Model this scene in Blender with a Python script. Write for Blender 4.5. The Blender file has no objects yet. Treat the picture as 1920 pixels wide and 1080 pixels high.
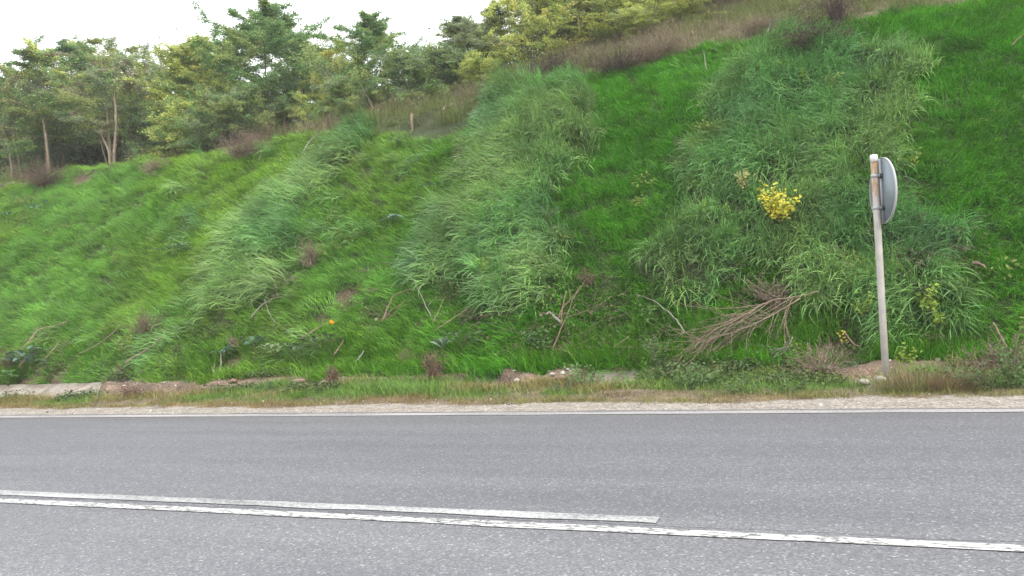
import bpy, math, random
import numpy as np
from mathutils import Vector

random.seed(7)
RNG = np.random.default_rng(7)
sc = bpy.context.scene
COL = sc.collection
R = math.radians

# ------------------------------------------------------------------ camera
HAZE = 0.0019  # density of the haze volume added for veiling glare
F, CH, YAW, ROLL, PITCH = 1493.0, 1.0, R(21), R(3.35), R(1.27)
fwd = np.array([-math.sin(YAW) * math.cos(PITCH), math.cos(YAW) * math.cos(PITCH), math.sin(PITCH)])
_r0 = np.array([math.cos(YAW), math.sin(YAW), 0.0])
_u0 = np.cross(_r0, fwd)
rgt = _r0 * math.cos(ROLL) - _u0 * math.sin(ROLL)
upv = _u0 * math.cos(ROLL) + _r0 * math.sin(ROLL)
CAM = np.array([0.0, 0.0, CH])
cam_d = bpy.data.cameras.new('camera')
cam_d.sensor_width = 36.0
cam_d.lens = 36.0 * F / 1920.0
cam_d.clip_start = 0.05
cam_d.clip_end = 2000.0
cam = bpy.data.objects.new('camera', cam_d)
COL.objects.link(cam)
from mathutils import Matrix
cam.matrix_world = Matrix(((rgt[0], upv[0], -fwd[0], CAM[0]), (rgt[1], upv[1], -fwd[1], CAM[1]),
                           (rgt[2], upv[2], -fwd[2], CAM[2]), (0, 0, 0, 1)))
sc.camera = cam

# ------------------------------------------------------------------ overcast sky, soft sun, exposure
SUN_EL, SUN_AZ = 42.0, 115.0        # degrees; azimuth measured from +Y (away from the camera) towards +X
w = bpy.data.worlds.new('World')
sc.world = w
w.use_nodes = True
nt = w.node_tree
bg = nt.nodes['Background']
sky = nt.nodes.new('ShaderNodeTexSky')
sky.sky_type = 'NISHITA'
sky.sun_disc = False
sky.sun_elevation = R(SUN_EL)
sky.sun_rotation = R(SUN_AZ)
sky.air_density = 1.0
sky.dust_density = 4.0
cn = nt.nodes.new('ShaderNodeTexNoise')
cn.inputs['Scale'].default_value = 1.6
cn.inputs['Detail'].default_value = 4
cr = nt.nodes.new('ShaderNodeValToRGB')
cr.color_ramp.elements[0].position = 0.3
cr.color_ramp.elements[0].color = (0.86, 0.89, 0.92, 1)
cr.color_ramp.elements[1].position = 0.7
cr.color_ramp.elements[1].color = (1, 1, 1, 1)
vm = nt.nodes.new('ShaderNodeVectorMath')
vm.operation = 'SCALE'
vm.inputs['Scale'].default_value = 16.0
mx = nt.nodes.new('ShaderNodeMixRGB')
mx.inputs[0].default_value = 0.86
nt.links.new(cn.outputs['Fac'], cr.inputs[0])
nt.links.new(cr.outputs[0], vm.inputs[0])
nt.links.new(sky.outputs[0], mx.inputs[1])
nt.links.new(vm.outputs[0], mx.inputs[2])
nt.links.new(mx.outputs[0], bg.inputs['Color'])
bg.inputs['Strength'].default_value = 0.12

sd = bpy.data.lights.new('sun', 'SUN')
sd.energy = 1.3
sd.angle = R(14)
sd.color = (1.0, 0.93, 0.82)
sun = bpy.data.objects.new('sun', sd)
COL.objects.link(sun)
_sdir = Vector((math.sin(R(SUN_AZ)) * math.cos(R(SUN_EL)), math.cos(R(SUN_AZ)) * math.cos(R(SUN_EL)), math.sin(R(SUN_EL))))
sun.rotation_euler = _sdir.to_track_quat('Z', 'Y').to_euler()

sc.view_settings.view_transform = 'Standard'
sc.view_settings.look = 'None'
sc.view_settings.gamma = 1
sc.view_settings.use_curve_mapping = False
sc.view_settings.exposure = 0.48
sc.render.engine = 'CYCLES'
sc.cycles.use_denoising = True
sc.cycles.max_bounces = 6
sc.cycles.diffuse_bounces = 3
sc.cycles.transmission_bounces = 4


# ------------------------------------------------------------------ noise, terrain
def _hash(ix, iy, s):
    n = (ix.astype(np.int64) * 374761393 + iy.astype(np.int64) * 668265263 + s * 1274126177) & 0x7fffffff
    n = ((n ^ (n >> 13)) * 1274126177) & 0x7fffffff
    n = (n ^ (n >> 16)) & 0xffff
    return n / 65535.0


def vnoise(x, y, s=0):
    x = np.asarray(x, float); y = np.asarray(y, float)
    ix = np.floor(x); iy = np.floor(y)
    fx = x - ix; fy = y - iy
    fx = fx * fx * (3 - 2 * fx); fy = fy * fy * (3 - 2 * fy)
    a = _hash(ix, iy, s); b = _hash(ix + 1, iy, s); c = _hash(ix, iy + 1, s); d = _hash(ix + 1, iy + 1, s)
    return (a * (1 - fx) + b * fx) * (1 - fy) + (c * (1 - fx) + d * fx) * fy


def fbm(x, y, s=0, o=4):
    t = 0.0; a = 0.5; n = 0.0
    for i in range(o):
        t = t + a * vnoise(x * 2 ** i + 17.3 * i, y * 2 ** i - 9.1 * i, s + i); n += a; a *= 0.5
    return t / n


def sstep(a, b, x):
    t = np.clip((x - a) / (b - a), 0, 1)
    return t * t * (3 - 2 * t)


def ridge_z(X):
    return 5.25 + 0.25 * (fbm(X * 0.16, X * 0 + 3.0, 5, 3) - 0.5) * 2 + 0.12 * sstep(-6, 1, X)


def expose(X):      # stretches where the concrete drain lies open
    e = np.maximum(sstep(-7.0, -8.3, X), 0)
    for a, b in ((-6.7, -6.0), (-4.2, -3.35), (-2.75, -2.05)):
        e = np.maximum(e, sstep(a - 0.2, a + 0.1, X) * sstep(b + 0.2, b - 0.1, X))
    e = np.maximum(e, 0.6 * sstep(-0.3, 0.1, X) * sstep(0.75, 0.45, X))
    return e


def terr0(X, Y):
    X = np.asarray(X, float); Y = np.asarray(Y, float)
    rz = ridge_z(X)
    z = np.interp(Y, [-1e3, 7.04, 7.2, 7.85, 8.2, 8.7, 9.6, 9.9], [-.02, -.02, -.012, 0.0, 0.03, 0.03, 0.12, 0.27])
    t = (Y - 9.9) / (15.0 - 9.9)
    zs = 0.28 + (rz - 0.28) * (np.clip(t, 0, 1) * 0.96 + 0.04 * np.sin(np.clip(t, 0, 1) * math.pi / 2))
    z = np.where(Y > 9.9, zs, z)
    s = 0.02 + 0.50 * sstep(-12, -3, X)
    back = rz + s * np.clip(Y - 15, 0, 9) + 0.03 * np.clip(Y - 24, 0, 200)
    z = np.where(Y > 15, back, z)
    # round the crest a little
    z = z - 0.13 * np.exp(-((Y - 15) / 0.45) ** 2)
    return z


def ray(px, py):
    return fwd + rgt * (px - 960) / F - upv * (py - 540) / F


def hit(px, py, fn=None, tmax=45.0):
    fn = fn or terr
    d = ray(px, py)
    t = np.linspace(5, tmax, 1600)
    P = CAM[None] + d[None] * t[:, None]
    below = P[:, 2] < fn(P[:, 0], P[:, 1])
    below &= P[:, 1] > 7.0
    i = int(np.argmax(below))
    if not below[i]:
        return None
    a, b = t[max(i - 1, 0)], t[i]
    for _ in range(12):
        m = (a + b) / 2
        p = CAM + d * m
        if p[2] < fn(p[0], p[1]): b = m
        else: a = m
    return CAM + d * b


def place(px, py, fb=16.0):
    h = hit(px, py)
    return at_px(px, fb) if h is None else h


def proj(p):
    d = np.asarray(p) - CAM
    z = d @ fwd
    return 960 + F * (d @ rgt) / z, 540 - F * (d @ upv) / z


def in_poly(X, Y, poly):
    ins = np.zeros(np.shape(X), bool)
    n = len(poly)
    for i in range(n):
        x1, y1 = poly[i]; x2, y2 = poly[(i + 1) % n]
        c = ((y1 > Y) != (y2 > Y)) & (X < (x2 - x1) * (Y - y1) / (y2 - y1 + 1e-12) + x1)
        ins ^= c
    return ins


# stands of long, pale, lying grass on the bank (outlines laid on the slope)
LONG_PX = [
    [(700, 245), (620, 290), (560, 330), (520, 380), (480, 400), (450, 455), (425, 500), (380, 545), (400, 590), (450, 600), (520, 575), (545, 520), (570, 460), (585, 390), (630, 340), (690, 290)],
    [(935, 190), (1010, 172), (1090, 150), (1125, 190), (1120, 250), (1095, 320), (1040, 400), (1060, 470), (1045, 560), (1010, 610), (900, 600), (850, 540), (760, 510), (790, 430), (850, 400), (900, 380), (860, 330), (872, 270), (905, 225)],
    [(1375, 120), (1470, 85), (1560, 110), (1690, 110), (1725, 200), (1690, 330), (1715, 420), (1790, 470), (1800, 560), (1740, 620), (1700, 690), (1640, 640), (1570, 620), (1500, 560), (1400, 525), (1280, 540), (1240, 500), (1260, 440), (1310, 390), (1290, 310), (1325, 260), (1300, 215), (1340, 170)],
]
LONG = []
for pl in LONG_PX:
    q = []
    for p in pl:
        h_ = hit(p[0], p[1], terr0)
        if h_ is None: h_ = hit(p[0], p[1] + 15, terr0)
        if h_ is not None: q.append((h_[0], h_[1]))
    LONG.append(q)
_LX = np.arange(-30, 14, 0.08); _LY = np.arange(9, 17, 0.08)
_GX, _GY = np.meshgrid(_LX, _LY, indexing='ij')
_wx = _GX + 0.5 * (fbm(_GX * 1.6, _GY * 1.6, 31, 3) - 0.5) * 2
_wy = _GY + 0.4 * (fbm(_GX * 1.6, _GY * 1.6, 37, 3) - 0.5) * 2
_M = np.zeros(_GX.shape)
for q in LONG: _M = np.maximum(_M, in_poly(_wx, _wy, q).astype(float))
for _ in range(3):
    _M = (_M + np.roll(_M, 1, 0) + np.roll(_M, -1, 0) + np.roll(_M, 1, 1) + np.roll(_M, -1, 1)) / 5


def bil(Mx, X, Y):
    u = np.clip((np.asarray(X, float) + 30) / 0.08, 0, _GX.shape[0] - 2.001)
    v = np.clip((np.asarray(Y, float) - 9) / 0.08, 0, _GX.shape[1] - 2.001)
    i = u.astype(int); j = v.astype(int); a = u - i; b = v - j
    return (Mx[i, j] * (1 - a) + Mx[i + 1, j] * a) * (1 - b) + (Mx[i, j + 1] * (1 - a) + Mx[i + 1, j + 1] * a) * b


def longm(X, Y): return bil(_M, X, Y)


# bare earth scars: pixel seen in the photo, radius in metres
BARE = []
for px, py, r in ((1545, 668, .30), (1585, 660, .16), (215, 712, .34), (255, 700, .22), (65, 705, .3), (120, 700, .25), (612, 596, .12), (650, 560, .07),
                  (1185, 632, .18), (1050, 655, .15), (435, 690, .18), (770, 668, .2), (220, 305, .32), (180, 312, .28), (150, 335, .3), (865, 295, .16),
                  (1200, 150, .2), (1135, 205, .12), (680, 550, .14), (1040, 700, .2)):
    h_ = hit(px, py, terr0)
    if h_ is not None: BARE.append((h_[0], h_[1], r))


def barem(X, Y):
    m = np.zeros(np.shape(X))
    nx = 0.25 * (fbm(X * 3, Y * 3, 51, 3) - 0.5) * 2
    for bx, by, r in BARE:
        d = np.hypot((X - bx) * 0.8, (Y - by) * 1.15) + nx
        m = np.maximum(m, sstep(r * 1.25, r * 0.75, d))
    return m


def terr(X, Y):
    X = np.asarray(X, float); Y = np.asarray(Y, float)
    z = terr0(X, Y)
    sl = sstep(9.6, 10.3, Y)
    band = sl * sstep(17, 15, Y)
    L = longm(X, Y)
    # lumps of the matted turf, drawn out along the lie of the grass
    a = X * 0.82 + Y * 0.57; b = -X * 0.57 + Y * 0.82
    lum = fbm(a * 0.8, b * 1.7, 3, 4) - 0.5
    lum2 = 1 - np.abs(fbm(X * 1.7, Y * 1.7, 71, 3) - 0.5) * 4
    z = z + band * (0.34 * lum + 0.12 * (fbm(a * 2.2, b * 3.6, 77, 2) - .5) + L * (0.10 + 0.17 * lum2))
    z = z + sstep(15.5, 17, Y) * 0.3 * (fbm(X * 0.7, Y * 0.7, 9, 3) - 0.5)
    # verge and drain
    e = expose(X)
    g = sstep(8.78, 8.9, Y) * sstep(9.86, 9.78, Y)
    e = e * (1 - sstep(.36, .5, fbm(X * 1.3, Y * .8, 17, 4) - .2 * sstep(-10, -13, X)) * sstep(8.9, 9.2, Y))
    z = z - .05 * sstep(-8, -11, X) * sstep(7.8, 8.2, Y) * sstep(9.0, 8.8, Y)
    near = sstep(7.9, 8.2, Y) * sstep(9.9, 9.6, Y)
    z = z + near * (1 - g * e) * 0.09 * (fbm(X * 1.5, Y * 2.5, 13, 3) - 0.35)
    z = z + (1 - e) * (0.05 + 0.10 * (fbm(X * 4, Y * 4, 18, 3) - .5)) * np.exp(-((Y - 9.4) / 0.28) ** 2) * (0.3 + fbm(X * 1.1, X * 0 + 1, 19, 3))
    z = z - e * g * 0.34
    z = z - 0.22 * barem(X, Y) * sl * sstep(10.0, 10.4, Y)
    z = z + 0.008 * (fbm(X * 9, Y * 9, 23, 2) - 0.5) * sstep(7.1, 7.3, Y)
    return z


def tnormal(X, Y):
    e = 0.06
    dx = (terr(X + e, Y) - terr(X - e, Y)) / (2 * e)
    dy = (terr(X, Y + e) - terr(X, Y - e)) / (2 * e)
    n = np.stack([-dx, -dy, np.ones_like(dx)], -1)
    return n / np.linalg.norm(n, axis=-1, keepdims=True)


# ------------------------------------------------------------------ materials
def new_mat(name):
    m = bpy.data.materials.new(name)
    m.use_nodes = True
    t = m.node_tree
    b = t.nodes['Principled BSDF']
    return m, t, b


def node(t, kind, **kw):
    n = t.nodes.new(kind)
    for k, v in kw.items():
        if k in n.inputs: n.inputs[k].default_value = v
        else: setattr(n, k, v)
    return n


def noise_n(t, scale, detail=4, rough=0.55, vec=None):
    n = node(t, 'ShaderNodeTexNoise')
    n.inputs['Scale'].default_value = scale
    n.inputs['Detail'].default_value = detail
    n.inputs['Roughness'].default_value = rough
    if vec is not None: t.links.new(vec, n.inputs['Vector'])
    return n


def ramp(t, src, stops):
    r = t.nodes.new('ShaderNodeValToRGB')
    while len(r.color_ramp.elements) < len(stops): r.color_ramp.elements.new(0.5)
    for e, (p, c) in zip(r.color_ramp.elements, stops):
        e.position = p
        e.color = (*c, 1) if len(c) == 3 else c
    t.links.new(src, r.inputs[0])
    return r


def mixc(t, fac, a, b, mode='MIX'):
    m = t.nodes.new('ShaderNodeMixRGB')
    m.blend_type = mode
    for i, v in ((0, fac), (1, a), (2, b)):
        if isinstance(v, (int, float)): m.inputs[i].default_value = v
        elif isinstance(v, tuple): m.inputs[i].default_value = (*v, 1)
        else: t.links.new(v, m.inputs[i])
    return m.outputs[0]


def bump(t, b, h, strength, dist):
    n = t.nodes.new('ShaderNodeBump')
    n.inputs['Strength'].default_value = strength
    n.inputs['Distance'].default_value = dist
    t.links.new(h, n.inputs['Height'])
    t.links.new(n.outputs[0], b.inputs['Normal'])


def objco(t):
    return t.nodes.new('ShaderNodeTexCoord').outputs['Object']


def mat_blade(name, transl=0.3, rough=0.5, spec=0.35):
    """leaf or blade: colour = instance tint x blade variation carried by the mesh"""
    m, t, b = new_mat(name)
    ti = node(t, 'ShaderNodeAttribute', attribute_name='tint', attribute_type='INSTANCER')
    bl = node(t, 'ShaderNodeAttribute', attribute_name='col', attribute_type='GEOMETRY')
    c = mixc(t, 1.0, ti.outputs['Color'], bl.outputs['Color'], 'MULTIPLY')
    t.links.new(c, b.inputs['Base Color'])
    b.inputs['Roughness'].default_value = rough
    b.inputs['Specular IOR Level'].default_value = spec
    tr = t.nodes.new('ShaderNodeBsdfTranslucent')
    t.links.new(c, tr.inputs['Color'])
    ms = t.nodes.new('ShaderNodeMixShader')
    ms.inputs[0].default_value = transl
    t.links.new(b.outputs[0], ms.inputs[1]); t.links.new(tr.outputs[0], ms.inputs[2])
    t.links.new(ms.outputs[0], t.nodes['Material Output'].inputs['Surface'])
    return m


def mat_leaf(name, transl=0.35, rough=0.55, gain=1.0):
    m, t, b = new_mat(name)
    bl = node(t, 'ShaderNodeAttribute', attribute_name='col', attribute_type='GEOMETRY')
    c = mixc(t, 1.0, bl.outputs['Color'], (gain, gain, gain), 'MULTIPLY')
    t.links.new(c, b.inputs['Base Color'])
    b.inputs['Roughness'].default_value = rough
    b.inputs['Specular IOR Level'].default_value = 0.3
    tr = t.nodes.new('ShaderNodeBsdfTranslucent')
    t.links.new(c, tr.inputs['Color'])
    ms = t.nodes.new('ShaderNodeMixShader')
    ms.inputs[0].default_value = transl
    t.links.new(b.outputs[0], ms.inputs[1]); t.links.new(tr.outputs[0], ms.inputs[2])
    t.links.new(ms.outputs[0], t.nodes['Material Output'].inputs['Surface'])
    return m


def mat_bark(name, c1, c2, scale=14):
    m, t, b = new_mat(name)
    co = objco(t)
    n = noise_n(t, scale, 5, 0.6, co)
    r = ramp(t, n.outputs['Fac'], [(0.3, c1), (0.7, c2)])
    t.links.new(r.outputs[0], b.inputs['Base Color'])
    b.inputs['Roughness'].default_value = 0.9
    bump(t, b, n.outputs['Fac'], 0.5, 0.01)
    return m


# asphalt
M_ROAD, t, b = new_mat('worn_asphalt')
co = objco(t)
vor = node(t, 'ShaderNodeTexVoronoi'); vor.inputs['Scale'].default_value = 112.0
t.links.new(co, vor.inputs['Vector'])
sep = t.nodes.new('ShaderNodeSeparateColor'); t.links.new(vor.outputs['Color'], sep.inputs[0])
agg = ramp(t, sep.outputs[0], [(0.0, (.06, .06, .066)), (0.45, (.125, .125, .134)), (0.82, (.20, .20, .208)), (0.955, (.27, .27, .275)), (1.0, (.56, .56, .55))])
fine = noise_n(t, 260, 3, 0.7, co)
c = mixc(t, 0.56, agg.outputs[0], ramp(t, fine.outputs['Fac'], [(0.3, (.085, .085, .092)), (0.7, (.205, .205, .218))]).outputs[0])
mp = node(t, 'ShaderNodeMapping'); mp.inputs['Scale'].default_value = (0.25, 2.2, 1); t.links.new(co, mp.inputs['Vector'])
st = noise_n(t, 1.0, 5, 0.55, mp.outputs[0])
c = mixc(t, 1.0, c, ramp(t, st.outputs['Fac'], [(0.3, (1.06, 1.055, 1.10)), (0.7, (1.36, 1.35, 1.38))]).outputs[0], 'MULTIPLY')
# lengthwise wear: paler near the centre line and in the near lane, darker in the wheel path, dusty edge
sx = t.nodes.new('ShaderNodeSeparateXYZ'); t.links.new(co, sx.inputs[0])
mr = node(t, 'ShaderNodeMapRange'); mr.inputs['From Min'].default_value = 0; mr.inputs['From Max'].default_value = 8
t.links.new(sx.outputs['Y'], mr.inputs['Value'])
c = mixc(t, 1.0, c, ramp(t, mr.outputs[0], [(0.25, (1.17, 1.17, 1.16)), (0.42, (1.07, 1.07, 1.05)), (0.53, (1.03, 1.03, 1.05)), (0.68, (1.05, 1.05, 1.08)), (0.79, (1.10, 1.09, 1.09)), (0.865, (1.16, 1.12, 1.07))]).outputs[0], 'MULTIPLY')
mp2 = node(t, 'ShaderNodeMapping'); mp2.inputs['Scale'].default_value = (1.6, 16, 1); t.links.new(co, mp2.inputs['Vector'])
sc2 = noise_n(t, 1.0, 3, 0.5, mp2.outputs[0])
c = mixc(t, 1.0, c, ramp(t, sc2.outputs['Fac'], [(0.22, (.62, .62, .62)), (0.30, (1, 1, 1))]).outputs[0], 'MULTIPLY')
wn = noise_n(t, 1.7, 6, .65, co)
ma = node(t, 'ShaderNodeMath', operation='MULTIPLY_ADD'); ma.inputs[1].default_value = .16; t.links.new(wn.outputs['Fac'], ma.inputs[0]); t.links.new(sx.outputs['Y'], ma.inputs[2])
sb = node(t, 'ShaderNodeMath', operation='SUBTRACT'); sb.inputs[1].default_value = 3.565; t.links.new(ma.outputs[0], sb.inputs[0])
ab = node(t, 'ShaderNodeMath', operation='ABSOLUTE'); t.links.new(sb.outputs[0], ab.inputs[0])
c = mixc(t, 1.0, c, ramp(t, ab.outputs[0], [(0.0, (.35, .35, .35)), (0.006, (1, 1, 1))]).outputs[0], 'MULTIPLY')
t.links.new(c, b.inputs['Base Color'])
b.inputs['Roughness'].default_value = 0.8
b.inputs['Specular IOR Level'].default_value = 0.35
bump(t, b, vor.outputs['Distance'], 0.25, 0.004)


def mat_paint(name, wear_lo, wear_hi, col, cracks=True):
    m, t, b = new_mat(name)
    co = objco(t)
    n = noise_n(t, 46, 6, 0.8, co)
    mp = node(t, 'ShaderNodeMapping'); mp.inputs['Scale'].default_value = (1.2, 6, 1); t.links.new(co, mp.inputs['Vector'])
    n2 = noise_n(t, 1.0, 4, 0.6, mp.outputs[0])
    ad = node(t, 'ShaderNodeMath', operation='ADD'); t.links.new(n.outputs['Fac'], ad.inputs[0])
    mu = node(t, 'ShaderNodeMath', operation='MULTIPLY'); mu.inputs[1].default_value = 0.5; t.links.new(n2.outputs['Fac'], mu.inputs[0])
    t.links.new(mu.outputs[0], ad.inputs[1])
    k = ramp(t, ad.outputs[0], [(wear_lo, (0, 0, 0)), (wear_hi, (1, 1, 1))])
    c = mixc(t, k.outputs[0], (.13, .13, .135), col)
    if cracks:
        mp3 = node(t, 'ShaderNodeMapping'); mp3.inputs['Scale'].default_value = (2.2, 9, 1); t.links.new(co, mp3.inputs['Vector'])
        wob = noise_n(t, 3.0, 4, 0.6, mp3.outputs[0])
        sb = node(t, 'ShaderNodeMath', operation='SUBTRACT'); sb.inputs[1].default_value = 0.5; t.links.new(wob.outputs['Fac'], sb.inputs[0])
        ab = node(t, 'ShaderNodeMath', operation='ABSOLUTE'); t.links.new(sb.outputs[0], ab.inputs[0])
        ck = ramp(t, ab.outputs[0], [(0.0, (0.1, 0.1, 0.1)), (0.055, (1, 1, 1))])
        c = mixc(t, 1.0, c, ck.outputs[0], 'MULTIPLY')
    t.links.new(c, b.inputs['Base Color'])
    b.inputs['Roughness'].default_value = 0.7
    return m


M_PAINT = mat_paint('white_road_paint', 0.58, 0.72, (.62, .62, .61))
M_PAINT_OLD = mat_paint('worn_road_paint', 0.58, 0.92, (.56, .56, .56), False)
M_PAINT_EDGE = mat_paint('dusty_road_paint', 0.58, 0.80, (.40, .375, .37), False)

# ground: colour painted from what lies there (gravel, soil, turf) carried per vertex, plus fine relief
M_GROUND, t, b = new_mat('soil_and_gravel')
co = objco(t)
at = node(t, 'ShaderNodeAttribute', attribute_name='col', attribute_type='GEOMETRY')
v2 = node(t, 'ShaderNodeTexVoronoi'); v2.inputs['Scale'].default_value = 55.0; t.links.new(co, v2.inputs['Vector'])
s2 = t.nodes.new('ShaderNodeSeparateColor'); t.links.new(v2.outputs['Color'], s2.inputs[0])
c = mixc(t, 1.0, at.outputs['Color'], ramp(t, s2.outputs[0], [(0, (.6, .58, .55)), (.6, (1, 1, 1)), (1, (1.5, 1.48, 1.45))]).outputs[0], 'MULTIPLY')
n = noise_n(t, 7, 5, 0.65, co)
c = mixc(t, 1.0, c, ramp(t, n.outputs['Fac'], [(0.3, (.75, .75, .75)), (0.7, (1.2, 1.2, 1.2))]).outputs[0], 'MULTIPLY')
t.links.new(c, b.inputs['Base Color'])
b.inputs['Roughness'].default_value = 0.95
bump(t, b, v2.outputs['Distance'], 0.6, 0.012)

M_CONC, t, b = new_mat('stained_concrete')
co = objco(t)
n = noise_n(t, 5, 6, 0.65, co)
c = ramp(t, n.outputs['Fac'], [(0.32, (.20, .145, .11)), (0.5, (.31, .265, .225)), (0.7, (.42, .38, .34))]).outputs[0]
n3 = noise_n(t, 60, 3, 0.6, co)
c = mixc(t, 1.0, c, ramp(t, n3.outputs['Fac'], [(0.3, (.8, .8, .8)), (0.7, (1.1, 1.1, 1.1))]).outputs[0], 'MULTIPLY')
t.links.new(c, b.inputs['Base Color']); b.inputs['Roughness'].default_value = 0.9
bump(t, b, n.outputs['Fac'], 0.5, 0.02)

M_GRASS = mat_blade('grass_blade', 0.22, 0.48, 0.35)
M_LONG = mat_blade('long_grass_blade', 0.25, 0.38, 0.5)
M_DRY = mat_blade('dry_stem', 0.15, 0.8, 0.15)
M_LEAF = mat_leaf('tree_leaf', 0.55, gain=1.52)
M_HERB = mat_leaf('herb_leaf', 0.25, 0.5)
M_BARK = mat_bark('grey_brown_bark', (.07, .055, .045), (.20, .165, .13))
M_BARKL = mat_bark('pale_bark', (.16, .125, .09), (.34, .27, .20))
M_DEAD = mat_bark('dead_wood', (.16, .11, .08), (.36, .27, .20), 22)
M_DEADR = mat_bark('red_brown_dead_wood', (.14, .085, .062), (.29, .195, .145), 22)
M_DEADD = mat_bark('dark_dead_stalk', (.05, .033, .028), (.13, .09, .07), 22)
M_DEADG = mat_bark('silver_grey_dead_wood', (.15, .135, .115), (.32, .295, .26), 22)
M_STEM = mat_bark('green_stem', (.07, .10, .03), (.12, .15, .05))


# ------------------------------------------------------------------ mesh helpers
def build(name, verts, quads=None, tris=None, mat=None, parent=None, col=None, smooth=True, link=True, loc=None):
    verts = np.asarray(verts, np.float32).reshape(-1, 3)
    me = bpy.data.meshes.new(name)
    nq = 0 if quads is None else len(quads); ntr = 0 if tris is None else len(tris)
    loops = []; starts = []; tot = []
    if nq:
        q = np.asarray(quads, np.int32).reshape(-1, 4); loops.append(q.ravel()); starts.append(np.arange(nq) * 4); tot.append(np.full(nq, 4))
    if ntr:
        q = np.asarray(tris, np.int32).reshape(-1, 3); loops.append(q.ravel()); starts.append(nq * 4 + np.arange(ntr) * 3); tot.append(np.full(ntr, 3))
    loops = np.concatenate(loops).astype(np.int32); starts = np.concatenate(starts).astype(np.int32)
    me.vertices.add(len(verts)); me.vertices.foreach_set('co', verts.ravel())
    me.loops.add(len(loops)); me.loops.foreach_set('vertex_index', loops)
    me.polygons.add(len(starts)); me.polygons.foreach_set('loop_start', starts)
    me.update(calc_edges=True)
    if smooth: me.polygons.foreach_set('use_smooth', np.ones(len(starts), bool))
    if col is not None:
        a = me.color_attributes.new('col', 'FLOAT_COLOR', 'POINT')
        c = np.ones((len(verts), 4), np.float32); c[:, :3] = np.asarray(col, np.float32)
        a.data.foreach_set('color', c.ravel())
    if mat: me.materials.append(mat)
    o = bpy.data.objects.new(name, me)
    if link: COL.objects.link(o)
    if parent is not None: o.parent = parent
    if loc is not None: o.location = loc
    return o


def empty(name, loc=(0, 0, 0), rz=0.0):
    o = bpy.data.objects.new(name, None)
    o.empty_display_size = 0.2
    COL.objects.link(o)
    o.location = loc
    o.rotation_euler = (0, 0, rz)
    return o


def tag(o, label=None, cat=None, group=None, kind=None):
    if label: o['label'] = label
    if cat: o['category'] = cat
    if group: o['group'] = group
    if kind: o['kind'] = kind
    return o


class Geo:
    def __init__(s): s.v = []; s.q = []; s.t = []; s.c = []; s.n = 0

    def add(s, v, q=None, t=None, c=None):
        v = np.asarray(v, float).reshape(-1, 3)
        if q is not None and len(q): s.q.append(np.asarray(q) + s.n)
        if t is not None and len(t): s.t.append(np.asarray(t) + s.n)
        s.v.append(v)
        s.c.append(np.broadcast_to(np.asarray(c if c is not None else (1, 1, 1), float), (len(v), 3)))
        s.n += len(v)

    def tube(s, pts, rad, sides=5, c=None, cap=True):
        pts = np.asarray(pts, float); n = len(pts)
        rad = np.broadcast_to(np.asarray(rad, float), (n,))
        tan = np.gradient(pts, axis=0); tan /= np.linalg.norm(tan, axis=1, keepdims=True) + 1e-9
        ref = np.array([0.0, 0.0, 1.0]) if abs(tan[0][2]) < 0.8 else np.array([1.0, 0.0, 0.0])
        a = np.cross(tan, ref); a /= np.linalg.norm(a, axis=1, keepdims=True) + 1e-9
        b_ = np.cross(tan, a)
        ang = np.arange(sides) * 2 * math.pi / sides
        V = pts[:, None] + rad[:, None, None] * (a[:, None] * np.cos(ang)[None, :, None] + b_[:, None] * np.sin(ang)[None, :, None])
        i = np.arange(n - 1)[:, None] * sides; j = np.arange(sides)[None]; k = (j + 1) % sides
        Q = np.stack([i + j, i + k, i + sides + k, i + sides + j], -1).reshape(-1, 4)
        T = None
        V = V.reshape(-1, 3)
        if cap:
            V = np.vstack([V, pts[0], pts[-1]])
            e = n * sides
            jj = np.arange(sides); kk = (jj + 1) % sides
            T = np.vstack([np.stack([np.full(sides, e), kk, jj], 1), np.stack([np.full(sides, e + 1), (n - 1) * sides + jj, (n - 1) * sides + kk], 1)])
        s.add(V, Q, T, c)

    def box(s, x0, x1, y0, y1, z0, z1, c=None):
        v = [(x, y, z) for x in (x0, x1) for y in (y0, y1) for z in (z0, z1)]
        q = [(0, 1, 3, 2), (4, 6, 7, 5), (0, 4, 5, 1), (2, 3, 7, 6), (0, 2, 6, 4), (1, 5, 7, 3)]
        s.add(v, q, None, c)

    def leaves(s, P, L, W, dirs, nrm, c, fold=0.25):
        """many leaves at once: a four-cornered blade folded on its midrib"""
        P = np.asarray(P, float); n = len(P)
        dirs = dirs / (np.linalg.norm(dirs, axis=1, keepdims=True) + 1e-9)
        side = np.cross(dirs, nrm); side /= np.linalg.norm(side, axis=1, keepdims=True) + 1e-9
        up = np.cross(side, dirs)
        L = np.broadcast_to(np.asarray(L, float), (n,))[:, None]; W = np.broadcast_to(np.asarray(W, float), (n,))[:, None]
        a = P; t_ = P + dirs * L - up * L * 0.12
        m = P + dirs * L * 0.45
        l = m - side * W * 0.5 + up * W * fold; r = m + side * W * 0.5 + up * W * fold
        V = np.stack([a, l, t_, r], 1).reshape(-1, 3)
        i = np.arange(n)[:, None] * 4
        T = np.concatenate([i + np.array([[0, 2, 1]]), i + np.array([[0, 3, 2]])], 0)
        s.add(V, None, T, np.repeat(np.broadcast_to(np.asarray(c, float), (n, 3)), 4, axis=0))

    def make(s, name, mat, parent=None, link=True, smooth=True, loc=None, use_col=True):
        v = np.vstack(s.v)
        q = np.vstack(s.q) if s.q else None
        t = np.vstack(s.t) if s.t else None
        return build(name, v, q, t, mat, parent, np.vstack(s.c) if use_col else None, smooth, link, loc)


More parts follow.
